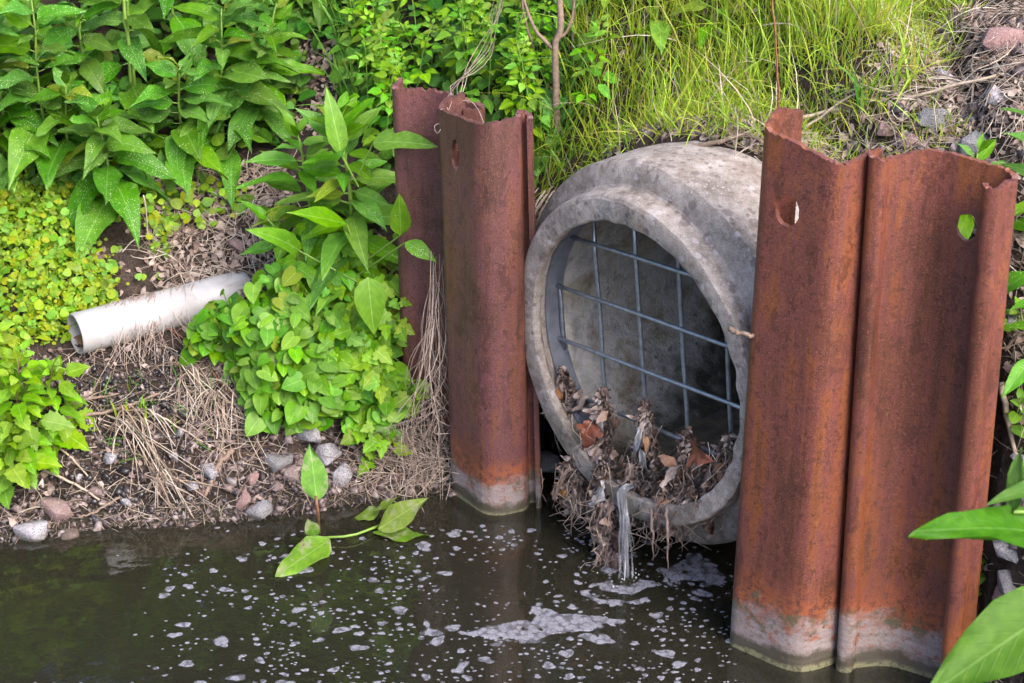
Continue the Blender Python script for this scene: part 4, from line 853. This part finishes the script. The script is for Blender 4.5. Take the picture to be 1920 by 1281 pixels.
grass('grass', 'tall fine green grass on the bank above the concrete pipe', [TALL], 7000, .07, .21, .0030, M['grass'])
grass('short_grass', 'short yellow-green grass fringing the concrete pipe and the litter', [EDGE, EDGE, TALL], 11000, .025, .09, .0024, M['grass'], .5)
grass('sparse_grass', 'sparse grass tufts near the thicket and the top bare patch', [[(620, -100), (760, -100), (720, 200), (640, 240)], [(960, 120), (1100, 80), (1080, 300), (985, 400)]], 420, .08, .2, .005, M['moss'], .3)
grass('bleached_grass', 'bleached dead grass blades standing among the green grass', [TALL, EDGE], 750, .06, .2, .0022, M['straw'], .5)
grass('gravel_grass', 'few thin grass blades growing on the gravel slope', [[(150, 720), (400, 700), (420, 860), (200, 900)]], 70, .03, .07, .003, M['moss'], .5)
# litter, straw and short grass on the soil lip where it meets the pipe
def lip(n, w=.14):
    h = rng.uniform(-.40, .36, n); a = .125 + .22 * (h + .30) + rng.uniform(.045, w, n); x = PC.x + PN.x * a + PH.x * h; y = PC.y + PN.y * a + PH.y * h; return np.stack([x, y, hz(x, y) + .004], 1)
P = lip(650); d, nn = lying(P, .7); o = many(LDT, P, frames(d, nn, rng.uniform(.012, .03, len(P))), 'lip_litter', M['litter']); tag(o, 'dead leaves lying on the soil edge above the concrete pipe', 'leaf litter', kind='stuff')
P = lip(260); d, nn = lying(P, .4); sw = rng.uniform(.05, .12, len(P)); o = many(SW, P, frames(d, nn, rng.uniform(.03, .11, len(P)), sw, sw), 'lip_straw', M['straw'], uv=False); tag(o, 'dry straw hanging at the soil edge above the concrete pipe', 'straw', kind='stuff')
P = lip(1500, .22); P[:, 2] -= .008; L = rng.uniform(.025, .075, len(P)); o = many(BT, P, upright(len(P), .6) * np.stack([L, L * 0 + .0024 / .025, L], 1)[:, None, :], 'lip_grass', M['grass']); tag(o, 'short grass growing right at the edge of the concrete pipe', 'grass', kind='stuff')
# tufts of wider blades poking through behind the orange piles
def tuft(px, py, n, lo, hi, label, material, wid=.005, name='grass_tuft', lean=.22, spread=.015, group=None):
    b = ground(px, py); P = np.array([[b.x + random.gauss(0, spread), b.y + random.gauss(0, spread), b.z - .005] for _ in range(n)]); L = rng.uniform(lo, hi, n); Rm = upright(n, lean) * np.stack([L, L * 0 + wid / .025, L], 1)[:, None, :]
    o = many(BT, P, Rm, name, material); tag(o, label, 'grass', group); return o
tuft(1615, 215, 16, .08, .17, 'upright tuft of blue-green grass right behind the orange piles', M['moss']); tuft(1690, 170, 14, .07, .15, 'grass tuft in the litter above the orange piles', M['grass'])
tuft(1000, 380, 26, .06, .16, 'grass tuft hanging beside the purplish pile and pipe rim', M['grass'], .003, lean=.6); tuft(270, 780, 9, .03, .07, 'yellowish broad grass shoots on the gravel slope', M['cover'], .007); tuft(225, 785, 6, .03, .06, 'short yellowish shoots beside the grey twig', M['cover'], .006)

# ================================================================== DEAD WOOD, ROOTS, TWIGS
def twig(label, pts, r0, r1, material, name='twig', side=None, cat='twig'):
    b = Vector(pts[0]); root = empty(name, b) if side else None; sp = spline(pts, 14); sp = [p + Vector((random.uniform(-.002, .002), random.uniform(-.002, .002), random.uniform(-.002, .002))) for p in sp]
    o = Tubes().add([p - b for p in sp], [r0 + (r1 - r0) * i / 13 for i in range(14)], 6).build('limb' if side else name, material, root)
    if not side: o.location = b
    for q_, ra, rb in side or []:
        sq = spline(q_, 10); Tubes().add([p - b for p in sq], [ra + (rb - ra) * i / 9 for i in range(10)], 5).build('side_branch', material, root)
    tag(root or o, label, cat); return root or o
g1 = ground(1048, 262)
tr = [g1 - Vector((0, 0, .02)), atY(1042, 170, g1.y - .01), atY(1040, 95, g1.y), atY(1052, 40, g1.y), atY(1046, -40, g1.y + .02), atY(1050, -160, g1.y + .05)]
twig('bare forked woody branch rising from the grass beside the thicket', tr, .0085, .006, M['bark'], 'woody_branch', [([tr[2], atY(1020, 75, g1.y + .01), atY(1000, 50, g1.y), atY(975, -20, g1.y)], .0055, .003), ([atY(1042, 75, g1.y), atY(1062, 60, g1.y), atY(1075, 20, g1.y), atY(1080, -60, g1.y)], .004, .002)], 'branch')
g2 = ground(1003, 190); twig('thin brown cane beside the forked branch', [g2, atY(1000, 90, g2.y), atY(985, 40, g2.y), atY(972, -60, g2.y)], .004, .0025, M['bark'], 'cane')
g2 = ground(1075, 130); twig('straight brown cane behind the forked branch', [g2, atY(1073, 60, g2.y), atY(1076, -60, g2.y)], .0035, .0025, M['bark'], 'cane')
g2 = ground(1461, 230); twig('thin reddish dead stalk standing behind the orange pile', [g2, atY(1456, 120, g2.y), atY(1444, -30, g2.y)], .0026, .0016, M['redbark'], 'dead_stalk')
g2 = ground(280, 470); twig('thin orange dead stalk standing in the ground cover', [g2, atY(276, 420, g2.y - .01), atY(270, 365, g2.y - .01)], .0022, .0016, M['straw'], 'dead_stalk')
g2 = ground(255, 215); twig('bare green stalk rising between the broad-leaved plants', [g2, atY(250, 130, g2.y - .04), atY(236, 50, g2.y - .05), atY(230, -40, g2.y - .05)], .0055, .004, M['stem'], 'bare_stalk')
def onground(pts, lift): return [ground(a, b) + Vector((0, 0, lift)) for a, b in pts]
for label, pts, r0, r1, m_ in [
    ('grey forked twig lying across the gravel slope', [(95, 798), (170, 790), (230, 775), (300, 755)], .005, .003, 'bark'), ('short grey twig above the longer one on the gravel', [(120, 775), (180, 762), (225, 752)], .004, .002, 'bark'),
    ('long pale stalk slanting down to the water over the dark gravel', [(0, 865), (80, 890), (140, 920), (188, 948)], .0038, .0025, 'straw'), ('pale forked stalk on the gravel below the toothed canes', [(95, 840), (130, 870), (165, 905)], .003, .002, 'straw'),
    ('thin twig leaning into the water from the gravel', [(225, 945), (180, 972), (150, 990)], .0032, .002, 'bark'), ('long thin stalk running across the gravel toward the granite stones', [(285, 785), (350, 825), (430, 868)], .0024, .0016, 'straw'),
    ('dark wet twig standing against the gravel by the pink stone', [(436, 855), (412, 890), (385, 945)], .006, .004, 'bark'), ('reddish runner stretching from the plastic pipe to the gravel', [(300, 620), (360, 660), (420, 740), (450, 790)], .0022, .0014, 'redbark'),
    ('thick pale stalk lying across the litter behind the orange piles', [(1440, 250), (1560, 235), (1700, 200), (1880, 155)], .0042, .003, 'straw'), ('second pale stalk lying just above the rim of the orange pile', [(1420, 285), (1520, 240), (1640, 215)], .0026, .0016, 'straw'),
    ('pale stalk lying across the litter toward the granite stones', [(1500, 262), (1620, 190), (1730, 180)], .0026, .0014, 'straw'), ('straight thin stalk standing in the litter beside the granite boulder', [(1815, 290), (1818, 240), (1822, 160)], .003, .002, 'straw'),
    ('dark dead cable-like root lying along the top of the concrete pipe', [(1255, 300), (1340, 284), (1400, 272), (1440, 290)], .0055, .004, 'bark'), ('thick pale stalk on the slope beside the nearest pile', [(1850, 905), (1890, 930), (1925, 950)], .006, .004, 'straw'),
    ('bundle-like shredded stalk hanging beside the nearest pile', [(1885, 985), (1870, 1040), (1850, 1110)], .007, .003, 'straw'), ('brown twig on the slope under the leafy plant', [(1880, 690), (1910, 660), (1940, 640)], .004, .003, 'bark')]:
    twig(label, onground(pts, .014), r0, r1, M[m_])
p = atY(1400, 627, 2.985); twig('broken brown twig stub wedged between pipe rim and pile', [p + Vector((-.03, .02, 0)), p + Vector((-.01, .0, .001)), p + Vector((.012, -.005, 0))], .0055, .004, M['bark'], 'twig_stub')
# pale dry climbing stems over the top of the brown pile
def bundle(name, label, strands, material, cat='roots', sides=4):
    b = Vector(strands[0][0][0]); T = Tubes()
    for pts, ra, rb in strands:
        sp = spline(pts, 12); T.add([p - b for p in sp], [ra + (rb - ra) * i / 11 for i in range(12)], sides, False)
    o = T.build(name, material); o.location = b; tag(o, label, cat); return o
Yp = 3.60; ss = []
for k in range(7):
    j = lambda a, b_, yy: atY(a + random.uniform(-14, 14), b_ + random.uniform(-9, 9), yy)
    ss.append(([j(848, 196, 3.59), j(858, 165, 3.66), j(885, 125, 3.78), j(915, 85, 3.9), j(930, 30, 3.98), j(945, -40, 4.05)], .0009, .0006))
ss += [([atY(838, 230, 3.56), atY(815, 235, 3.55), atY(822, 250, 3.54), atY(842, 205, 3.57), atY(850, 180, 3.6)], .0007, .0005), ([atY(850, 190, 3.6), atY(885, 192, 3.58), atY(905, 225, 3.5), atY(906, 245, 3.49)], .0014, .0009), ([atY(840, 182, 3.61), atY(838, 200, 3.58), atY(846, 220, 3.55)], .0022, .001)]
bundle('dry_climber', 'pale dry climbing stems tangled over the top of the brown pile', ss, M['root'])
# curtain of dead roots between the two back piles
ss = []
for k in range(75):
    x0 = random.gauss(820, 7); y0 = random.uniform(470, 860); t = random.uniform(.3, 1)
    top = atY(x0, y0, 3.60 + random.uniform(-.02, .02)); ex = x0 - random.uniform(-15, 70) * t; ey = random.uniform(800, 925); g = ground(min(max(ex, 690), 848), ey) + Vector((0, -.01, .012))
    m1 = top.lerp(g, .35) + Vector((random.gauss(0, .022), -.03 + random.gauss(0, .014), random.gauss(0, .02))); m2 = top.lerp(g, .72) + Vector((random.gauss(0, .045), -.025 + random.gauss(0, .012), .02)); ss.append(([top, m1, m2, g], random.uniform(.0005, .0013), .0004))
for k in range(150):
    a = ground(random.uniform(690, 845), random.uniform(780, 915)) + Vector((0, 0, .01)); d = Vector((random.gauss(0, .05), random.gauss(0, .03), 0)); c = a + d * 2 + Vector((random.gauss(0, .03), random.gauss(0, .02), 0)); m_ = a + d + Vector((random.gauss(0, .02), -.02, random.uniform(.0, .06))); c.z = float(hz(c.x, c.y)) + .005; ss.append(([a, m_, c], random.uniform(.0005, .0012), .0004))
bundle('dead_roots', 'curtain of dead grey-brown roots hanging between the two back piles', ss, M['root'])
# dead grass draped over the plastic pipe
ss = []
for k in range(55):
    t = random.uniform(.10, .28) if k < 42 else random.uniform(.05, .42); c = A0 + ad * t; up = c + Vector((random.gauss(0, .01), .055, .02)); top = c + Vector((random.gauss(0, .012), .0, .0515)); fr = c + au * .0 - Vector((0, .0525, -.005)) + Vector((random.gauss(0, .02), 0, 0)); lowp = c + Vector((random.gauss(0, .05), -.075 - random.uniform(0, .08), -.07)); lowp.z = float(hz(lowp.x, lowp.y)) + random.uniform(.004, .03)
    ss.append(([up, top, fr, lowp] if random.random() < .75 else [up, top, fr], random.uniform(.0007, .0016), .0006))
bundle('dead_grass', 'wisp of dead grass draped over the plastic pipe', ss, M['root'], 'grass')
for (px, py, ex, ey, n, label) in [(215, 790, 330, 935, 20, 'long straw-coloured dead sedge blades trailing down to the water'), (255, 780, 300, 900, 14, 'second tuft of dead sedge fanning over the dark gravel'), (350, 700, 370, 800, 20, 'matted dead grass clump below the plastic pipe'), (410, 740, 430, 860, 24, 'tawny dead grass beside the heart-leaved weeds'), (300, 900, 350, 975, 24, 'bleached root mat at the water’s edge')]:
    ss = []
    for k in range(n):
        a = ground(px + random.gauss(0, 14), py + random.gauss(0, 10)) + Vector((0, 0, .004)); t = random.uniform(.35, 1.1); b = ground(px + (ex - px) * t + random.gauss(0, 45), py + (ey - py) * t + random.gauss(0, 26)) + Vector((0, 0, random.uniform(.004, .02))); m_ = a.lerp(b, .45) + Vector((random.gauss(0, .01), -.01, random.uniform(.015, .05))); ss.append(([a, m_, b], random.uniform(.0012, .0026), .0007))
    bundle('dead_sedge', label, ss, M['straw'], 'grass')
# matted roots and leaves down the pipe's left shoulder
ss = []
for k in range(60):
    a = onmouth(random.gauss(1010, 18), random.uniform(385, 470), .09) + Vector((0, 0, .01)); b = a + Vector((random.gauss(-.02, .015), random.gauss(-.03, .02), -random.uniform(.03, .12))); ss.append(([a + Vector((.02, .03, .02)), a, b], random.uniform(.0008, .002), .0006))
bundle('root_mat', 'mat of dry roots hanging over the pipe shoulder beside the purplish pile', ss, M['root'])

# ================================================================== RUBBISH CAUGHT IN THE GRATE
DL = [leaf_shape([(t, .03 + .26 * (1 - t * .6) * np.random.default_rng(i * 31 + int(t * 20)).uniform(.25, 1)) for t in (0, .12, .25, .4, .52, .66, .8, .92, 1)], 1, f, d * .5, .26, 2, i + 400, tw) for i, (f, d, tw) in enumerate([(.9, .8, .6), (.3, 1.2, -.9), (-.6, .6, 1.0), (1.2, .3, 0), (.2, .4, .5), (.5, 1.5, .2)])]
RAG = [leaf_shape([(t / 11, .08 + .34 * np.random.default_rng(i * 77 + t).uniform(.3, 1) * (1 - .5 * t / 11)) for t in range(12)], 1, .2, .1, .22, 3, i + 500, .5) for i in range(5)]
def clump(label, path, width, n, nbig, drip, s=.03, smin=.014, smax=.042, film=0):
    pts = spline([onmouth(a, b, s) for a, b in path], 24); base = pts[0].copy(); root = empty('debris_clump', base); tag(root, label, 'debris', 'debris caught in the grate'); w = width / FPX * 3.6
    n = int(n * .85); idx = rng.integers(0, 24, n); prof = np.interp(np.linspace(0, 1, 24), [0, .25, .7, 1], [.18, .5, 1.2, 1])
    P = np.array([(pts[i] - base)[:] for i in idx]) + rng.normal(0, 1, (n, 3)) * np.array([w * .24, w * .16, w * .24]) * prof[idx][:, None]
    d = rng.normal(0, .32, (n, 3)) + np.array([0, -.1, -1.0]); nn = rng.normal(size=(n, 3)) + np.array([0, -1, .3]); o = many(DL, P, frames(d, nn, smin * .6 + (smax - smin * .6) * rng.random(n) ** 1.7, rng.uniform(smin * .6, smax, n) * .8), 'leaf_mass', M['debris'], root); o['kind'] = 'stuff'
    ns = max(4, n // 5); iz = rng.integers(3, 24, ns); Pq = np.array([(pts[i] - base)[:] for i in iz]) + rng.normal(0, 1, (ns, 3)) * np.array([w * .27, w * .16, w * .25]) * prof[iz][:, None]
    o = many(RAG, Pq, frames(rng.normal(0, .22, (ns, 3)) + np.array([0, -.05, -1.0]), rng.normal(0, .7, (ns, 3)) + np.array([0, -1, .1]), rng.uniform(.03, .078, ns), rng.uniform(.012, .038, ns), rng.uniform(.03, .07, ns)), 'rag_mass', M['debris'], root); o['kind'] = 'stuff'
    for k in range(nbig):
        p = pts[random.randrange(4, 24)] + Vector((random.gauss(0, w * .3), -.02 - random.random() * w * .3, random.gauss(0, w * .25))); put_leaf(root, 'dead', p, (random.gauss(0, .6), random.gauss(-.2, .5), -1 + random.gauss(0, .5)), (random.gauss(0, .6), -1, .3), random.uniform(.025, .042), 'dead_leaf')
    T = Tubes()
    for k in range(drip):
        p = pts[random.randrange(3, 24)] - base + Vector((random.gauss(0, w * .35), random.gauss(-.01, w * .2), 0)); L = random.uniform(.03, .12); T.add(spline([p, p + Vector((random.gauss(0, .012), -.008, -L * .4)), p + Vector((random.gauss(0, .016), -.004 + random.gauss(0, .006), -L * .75)), p + Vector((random.gauss(0, .02), -.004, -L))], 7), [.0009, .0008, .0007, .0006, .0006, .0005, .0003], 4, False)
    o = T.build('strands', M['root'], root); o['kind'] = 'stuff'
    for k in range(film):
        p = pts[6 + 5 * k] + Vector((random.gauss(0, .01), -.025, 0)); put_leaf(root, None, p, (random.gauss(0, .2), 0, -1), (random.gauss(0, .5), -1, 0), .075, 'plastic_scrap', .45, FILM)
    return root
FILM = meshes('film', [leaf_shape(LANCE, 1, .5, .2, .14, 2, 777, .6)], M['plastic'])[0]
clump('small knot of dead leaves on the outermost bar of the grate', [(1052, 690), (1060, 735), (1058, 765)], 40, 130, 1, 12)
clump('tall clump of dead leaves climbing the second bar with an orange leaf', [(1130, 728), (1128, 780), (1112, 835), (1085, 900)], 58, 240, 3, 40, film=1)
clump('dead leaf clump with pale film wrapped round the middle bar', [(1207, 750), (1210, 800), (1198, 860), (1180, 910)], 54, 240, 2, 40, film=2)
clump('broad clump of rotten leaves hanging on the fourth bar', [(1290, 805), (1290, 860), (1265, 910), (1245, 950)], 60, 250, 3, 50)
clump('small leaf clump stuck at the rim beside the orange pile', [(1366, 815), (1360, 850), (1348, 880)], 36, 110, 4, 14)
clump('wet leaf and root mass spilling over the pipe lip beside the falling water', [(1140, 840), (1130, 900), (1145, 960), (1142, 1040)], 56, 300, 2, 70, s=-.01, film=1)
clump('sagging bank of rotten leaves along the foot of the grate', [(1090, 880), (1150, 890), (1220, 895), (1300, 905)], 60, 230, 3, 40, s=.03, film=2)
clump('pile of rotten leaves lying on the inside bottom lip of the pipe', [(1180, 930), (1230, 950), (1290, 930), (1330, 915)], 46, 260, 2, 60, s=.03)
clump('ragged mass of leaves on the lower rim beside the purplish pile', [(1080, 850), (1070, 890), (1095, 930)], 52, 220, 1, 45, s=-.005)
red = simple('red_brown_leaf', (.17, .05, .028), .55, .4, 60, bump=.4); rl = meshes('maple_leaf', [leaf_shape(LOBED, 1, .4, .3, .08, 2, 901, .3)], red)[0]
c2 = [o_ for o_ in COL.objects if o_.get('label', '').startswith('tall clump of dead leaves')][0]
for a_, b_ in [((1112, 795), (1096, 838)), ((1300, 845), (1318, 862))]: A_, B_ = onmouth(*a_, .0), onmouth(*b_, -.02); put_leaf(c2, None, A_, B_ - A_, (-.3, -1, .3), .06, 'red_leaf', me=rl)
for px, y0, y1, label in [(1250, 985, 1050, 'root string hanging from the pipe lip near the falling water'), (1222, 985, 1030, 'short root string hanging from the pipe lip'), (1070, 930, 985, 'root string dangling from the rim beside the purplish pile')]:
    a = onmouth(px, y0, -.02); twig(label, [a + Vector((0, .02, .03)), a, onmouth(px + 3, (y0 + y1) / 2, -.022), onmouth(px + 2, y1 + 20, -.02)], .0045, .0012, M['debris'], 'root_string', cat='root')

# ================================================================== WATER JET, FOAM, FLOATING PLANT
top = onmouth(1166, 955, -.02); T = Tubes(); rj = random.Random(5)
for k in range(26):
    ox, oy = rj.gauss(0, .0052), rj.gauss(0, .003); sp_ = rj.uniform(.9, 1.5); pts = []; end = 1.0 if k < 15 else rj.uniform(.45, .8)
    for i in range(12):
        t = i / 11 * end; c = Vector((top.x + (JET.x - top.x) * t ** .6, top.y + (JET.y - top.y) * t ** .6, top.z * (1 - t ** 1.5))); pts.append(c + Vector((ox * (1 + .9 * t * sp_) + .0012 * math.sin(k + 9 * t), oy * (1 + t), 0)))
    lz = PC.z - math.sqrt(.2935 ** 2 - (top - PC).dot(PH) ** 2) + .004; w0 = Vector((ox * 1.3, oy, 0)); pts = [Vector((top.x, top.y, lz + .004)) + PN * .10 + w0, Vector((top.x, top.y, lz + .002)) + PN * .03 + w0, Vector((top.x, top.y, lz)) - PN * .002 + w0] + pts[1:]
    r0 = rj.uniform(.0012, .0040); T.add(spline(pts, 26), [r0 * (.55 + .7 * math.sin(k * 2 + i * .55) ** 2) * (1 - .25 * i / 25) for i in range(26)], 6)
for k in range(46):                                             # spray and the churned crown at its foot
    a = rj.uniform(0, 6.28); q_ = abs(rj.gauss(0, .022)); c = JET + Vector((math.cos(a) * q_ * 1.4, math.sin(a) * q_, rj.uniform(.001, .022) * math.exp(-q_ * 25))); r0 = rj.uniform(.0008, .0024); T.add([c - Vector((0, 0, r0)), c - Vector((0, 0, r0 * .5)), c + Vector((0, 0, r0 * .5)), c + Vector((0, 0, r0))], [r0 * .35, r0, r0, r0 * .35], 6)
o = T.build('water_jet', M['stream']); tag(o, 'thin broken jet of clear water falling from the pipe lip into the stream', 'water jet')
def blob(px, py, sx, sy, seed, jag=.22, k=18, lay=.0025):
    """thin domed foam patch on the water, outline irregular"""
    r = np.random.default_rng(seed); c = atZ(px, py, 0); kx = (atZ(px + 1, py, 0) - c).length; ky = abs(atZ(px, py + 1, 0).y - c.y); ph = r.uniform(0, 6.28, 4); V = [(0, 0, .0016)]; U = [1.0]
    for ring, h in ((.55, .0015), (.85, .0013), (1.0, .0008)):
        for i in range(k):
            a = 2 * math.pi * i / k; w = 1 + jag * (math.sin(2 * a + ph[0]) * .5 + math.sin(3 * a + ph[1]) * .45 + math.sin(5 * a + ph[2]) * .3); qx, qy = math.cos(a) * sx * w, math.sin(a) * sy * w + .35 * math.sin(ph[3]) * math.cos(a) * sy; V.append((qx * kx * ring, -qy * ky * ring, h)); U.append((1 - ring) * 1.6 + .12)
    F = []
    for i in range(k):
        j = (i + 1) % k; F.append((0, 1 + i, 1 + j))
        for g_ in range(2): F.append((1 + g_ * k + i, 1 + (g_ + 1) * k + i, 1 + (g_ + 1) * k + j)); F.append((1 + g_ * k + i, 1 + (g_ + 1) * k + j, 1 + g_ * k + j))
    return np.array(V), np.array(F), c, np.array([(min(u_, 1), 0) for u_ in U])
def poly_foam(label, pts, seed, wob=.012, step=.0035):
    """a larger raft: the outline roughened by noise, small holes, slightly domed"""
    Wp = np.array([atZ(a, b, 0)[:2] for a, b in pts]); lo, hi = Wp.min(0) - .03, Wp.max(0) + .03
    gx, gy = np.meshgrid(np.arange(lo[0], hi[0], step), np.arange(lo[1], hi[1], step), indexing='ij'); dist = np.full(gx.shape, 9.)
    for i in range(len(Wp)):
        a, b = Wp[i - 1], Wp[i]; ab = b - a; t = np.clip(((gx - a[0]) * ab[0] + (gy - a[1]) * ab[1]) / (ab @ ab), 0, 1); dist = np.minimum(dist, np.hypot(gx - a[0] - t * ab[0], gy - a[1] - t * ab[1]))
    f = np.where(inpoly(gx, gy, [tuple(p) for p in Wp]), dist, -dist) + wob * .45 * (nz(sines(18, 60, 260, seed), gx, gy * 1.6) * .5)
    f = np.minimum(f, .03 - .02 * np.maximum(0, nz(sines(14, 90, 260, seed + 50), gx, gy * 1.4) - 1.9))
    g0, g1 = np.gradient(f, step); ok = (f > -.3 * step); q_ = ok[:-1, :-1] & ok[1:, :-1] & ok[1:, 1:] & ok[:-1, 1:]; nx, ny = f.shape; ii = np.arange(nx * ny).reshape(nx, ny)
    F = np.stack([ii[:-1, :-1], ii[1:, :-1], ii[1:, 1:], ii[:-1, 1:]], -1)[q_]; cnt = np.bincount(F.ravel(), minlength=nx * ny).reshape(nx, ny); bd = (cnt > 0) & (cnt < 4)
    m2 = np.maximum(g0 ** 2 + g1 ** 2, .2); k = np.where(bd, np.clip(f / m2, -step, step), 0); x = gx - g0 * k; y = gy - g1 * k; z = np.where(bd, .0009, .0019 + .0006 * nz(_N2, gx * 4, gy * 4) * .3)
    used = np.unique(F); re = np.zeros(nx * ny, int); re[used] = np.arange(len(used)); c = Vector((*Wp.mean(0), 0)); V = np.stack([x, y, z], -1).reshape(-1, 3)[used] - np.array(c)
    uv = np.stack([np.clip(f / .012, 0, 1), 0 * f], -1).reshape(-1, 2)[used]; o = build('foam_raft', V, re[F], M['foam'], uv=uv); o.location = c; tag(o, label, 'foam', 'foam rafts'); return o
poly_foam('largest white foam raft floating in front of the water jet', [(865, 1190), (915, 1178), (940, 1170), (985, 1160), (992, 1135), (1010, 1130), (1030, 1150), (1080, 1148), (1110, 1158), (1165, 1166), (1130, 1180), (1090, 1182), (1075, 1192), (1040, 1190), (1010, 1205), (960, 1206), (910, 1203), (900, 1192)], 1)
poly_foam('bubbly foam sheet between the water jet and the orange pile', [(1235, 1080), (1265, 1055), (1310, 1040), (1345, 1060), (1364, 1085), (1350, 1102), (1320, 1088), (1290, 1095), (1255, 1095)], 2)
poly_foam('thin foam ring where the jet lands', [(1100, 1098), (1140, 1088), (1165, 1082), (1200, 1082), (1230, 1092), (1205, 1108), (1185, 1120), (1150, 1112), (1120, 1105)], 3)
poly_foam('foam ring spreading around the foot of the jet', [(1085, 1110), (1120, 1120), (1160, 1128), (1205, 1122), (1240, 1108), (1225, 1118), (1190, 1134), (1150, 1138), (1110, 1128)], 14)
poly_foam('foam patch behind the foot of the jet', [(1112, 1068), (1140, 1060), (1160, 1066), (1150, 1078), (1125, 1078)], 4)
poly_foam('three-armed foam raft beside the largest one', [(775, 1188), (795, 1180), (798, 1162), (808, 1176), (832, 1188), (815, 1196), (790, 1195)], 5)
poly_foam('long slanted foam raft above the largest one', [(945, 1130), (965, 1115), (982, 1106), (985, 1115), (965, 1132), (950, 1138)], 6)
poly_foam('drawn-out foam raft below the largest one', [(850, 1260), (862, 1245), (885, 1236), (878, 1250), (866, 1262)], 7)
poly_foam('tongue of foam at the lower end of the largest raft', [(1085, 1195), (1110, 1192), (1145, 1205), (1120, 1206), (1095, 1202)], 8)
poly_foam('slanted foam patch at the foot of the orange pile', [(1285, 1105), (1310, 1108), (1340, 1120), (1320, 1122), (1295, 1114)], 9)
VV = []; FF = []; UU = []; off = 0; taken = []
def density(x, y):
    d = 0
    if 440 < x < 1380 and 980 < y < 1281: d = min(1, (x - 380) / 300) * min(1, (y - 960) / 90)
    if x <= 560: d = max(0, (x - 200) / 500) * (1 if y > 1040 else .3)
    return d
tries = 0; count = 0
while tries < 40000 and count < 1900:
    tries += 1; x = random.uniform(-150, 1420); y = random.uniform(985, 1420)
    if y > 1281: pass
    elif random.random() > density(x, y) * (.35 + 1.1 * max(0, math.sin(x * .011 + y * .035) * math.sin(x * .023 - y * .027 + 1) + .35)): continue
    s_ = .8 + random.paretovariate(1.3) * 2.0; s_ = min(s_, 17)
    if any((x - a) ** 2 + ((y - b) * 2) ** 2 < (s_ + c) ** 2 * 1.15 for a, b, c in taken): continue
    p = atZ(x, y, 0)
    if hz(p.x, p.y) > -.02 or inpoly(np.array([x]), np.array([y]), [(850, 920), (925, 975), (1015, 970), (1015, 900)])[0]: continue
    if x > 1355 and y < 1210 + (x - 1362) * .6 and False: continue
    taken.append((x, y, s_)); v, f, c, uu = blob(x, y, s_, s_ * random.uniform(.30, .55), tries, .30 if s_ > 7 else .14, 22 if s_ > 7 else 12); VV.append(v + np.array([c.x, c.y, .0])); UU.append(uu); FF.append(f + off); off += len(v); count += 1
o = build('foam_flecks', np.concatenate(VV), np.concatenate(FF), M['foam'], uv=np.concatenate(UU)); tag(o, 'small white foam flecks drifting over the dark water', 'foam', kind='stuff')
# dock plant growing out of the water
db = atZ(598, 1008, -.06); dock = empty('dock_plant', db); tag(dock, 'water dock with one upright leaf and torn leaves lying on the water', 'plant')
Tubes().add([p - db for p in spline([db, atZ(598, 1000, .0), atY(596, 960, 3.30), atY(592, 930, 3.31)], 8)], .0035, 6).build('stem', M['stem_red'], dock)
Tubes().add([p - db for p in spline([db, atZ(605, 1008, .004), atZ(660, 1004, .012), atZ(712, 985, .01)], 8)], .003, 6).build('stem', M['stem'], dock)
def dleaf(a, b, up, width, idx): a, b = Vector(a), Vector(b); put_leaf(dock, 'dock', a, b - a, up, (b - a).length, width=width, me=LM['dock'][idx])
dleaf(atY(594, 938, 3.31), atY(582, 838, 3.32), (.25, -1, .1), 1.5, 0); dleaf(atY(590, 1005, 3.28), atY(578, 975, 3.27), (.2, -1, .2), 2.2, 0); dleaf(atZ(618, 1012, .02), atZ(516, 1080, .006), (0, -.2, 1), 1.6, 2)
dleaf(atZ(710, 992, .012), atY(797, 934, 3.36), (-.5, -.8, .5), 1.3, 0); dleaf(atZ(700, 1000, .01), atZ(806, 1004, .006), (0, 0, 1), 1.3, 2); dleaf(atZ(712, 960, .02), atZ(660, 965, .012), (0, -.3, 1), 2.0, 1)
dleaf(atZ(700, 960, .03), atY(750, 930, 3.42), (0, -.3, 1), .9, 2)

# ================================================================== SHRUBS ABOVE THE BANK (seen mirrored in the water)
for k, (x, y, w_, h_, label) in enumerate([(-1.6, 5.3, .9, 1.7, 'dense shrub up the bank mirrored in the stream, beyond the broad-leaved plants'), (-.3, 5.5, .9, 1.5, 'dense shrub up the bank mirrored in the stream, beyond the thicket'), (1.1, 5.6, .9, 1.4, 'dense shrub up the bank mirrored in the stream, beyond the tall grass'), (-2.9, 5.0, .9, 1.7, 'outermost dense shrub up the bank beyond the picture')]):
    b = Vector((x, y, float(hz(x, min(y, 6.2))))); root = empty('shrub', b); tag(root, label, 'shrub', 'shrubs up the bank')
    T = Tubes()
    for j in range(7):
        a = random.uniform(0, 6.28); e = Vector((math.cos(a) * w_ * .6, math.sin(a) * .4, h_ * random.uniform(.6, .95))); T.add(spline([Vector((0, 0, -.05)), e * .45 + Vector((0, 0, .1)), e], 8), [.02 - .002 * i for i in range(8)], 5)
    T.build('trunk', M['bark'], root); n = 2300; u = rng.normal(size=(n, 3)); u /= np.linalg.norm(u, axis=1, keepdims=True); P = u * rng.uniform(.35, 1, (n, 1)) ** .6 * np.array([w_, .55, h_ * .5]) * (1 + .25 * np.sin(u[:, :1] * 7 + k) * np.sin(u[:, 2:] * 6)) + np.array([0, 0, h_ * .55])
    o = many(ROUNDT + LDT[:1], P, frames(rng.normal(size=(n, 3)), rng.normal(size=(n, 3)) + np.array([0, -.4, .8]), rng.uniform(.05, .1, n)), 'crown', M['hedge'], root)
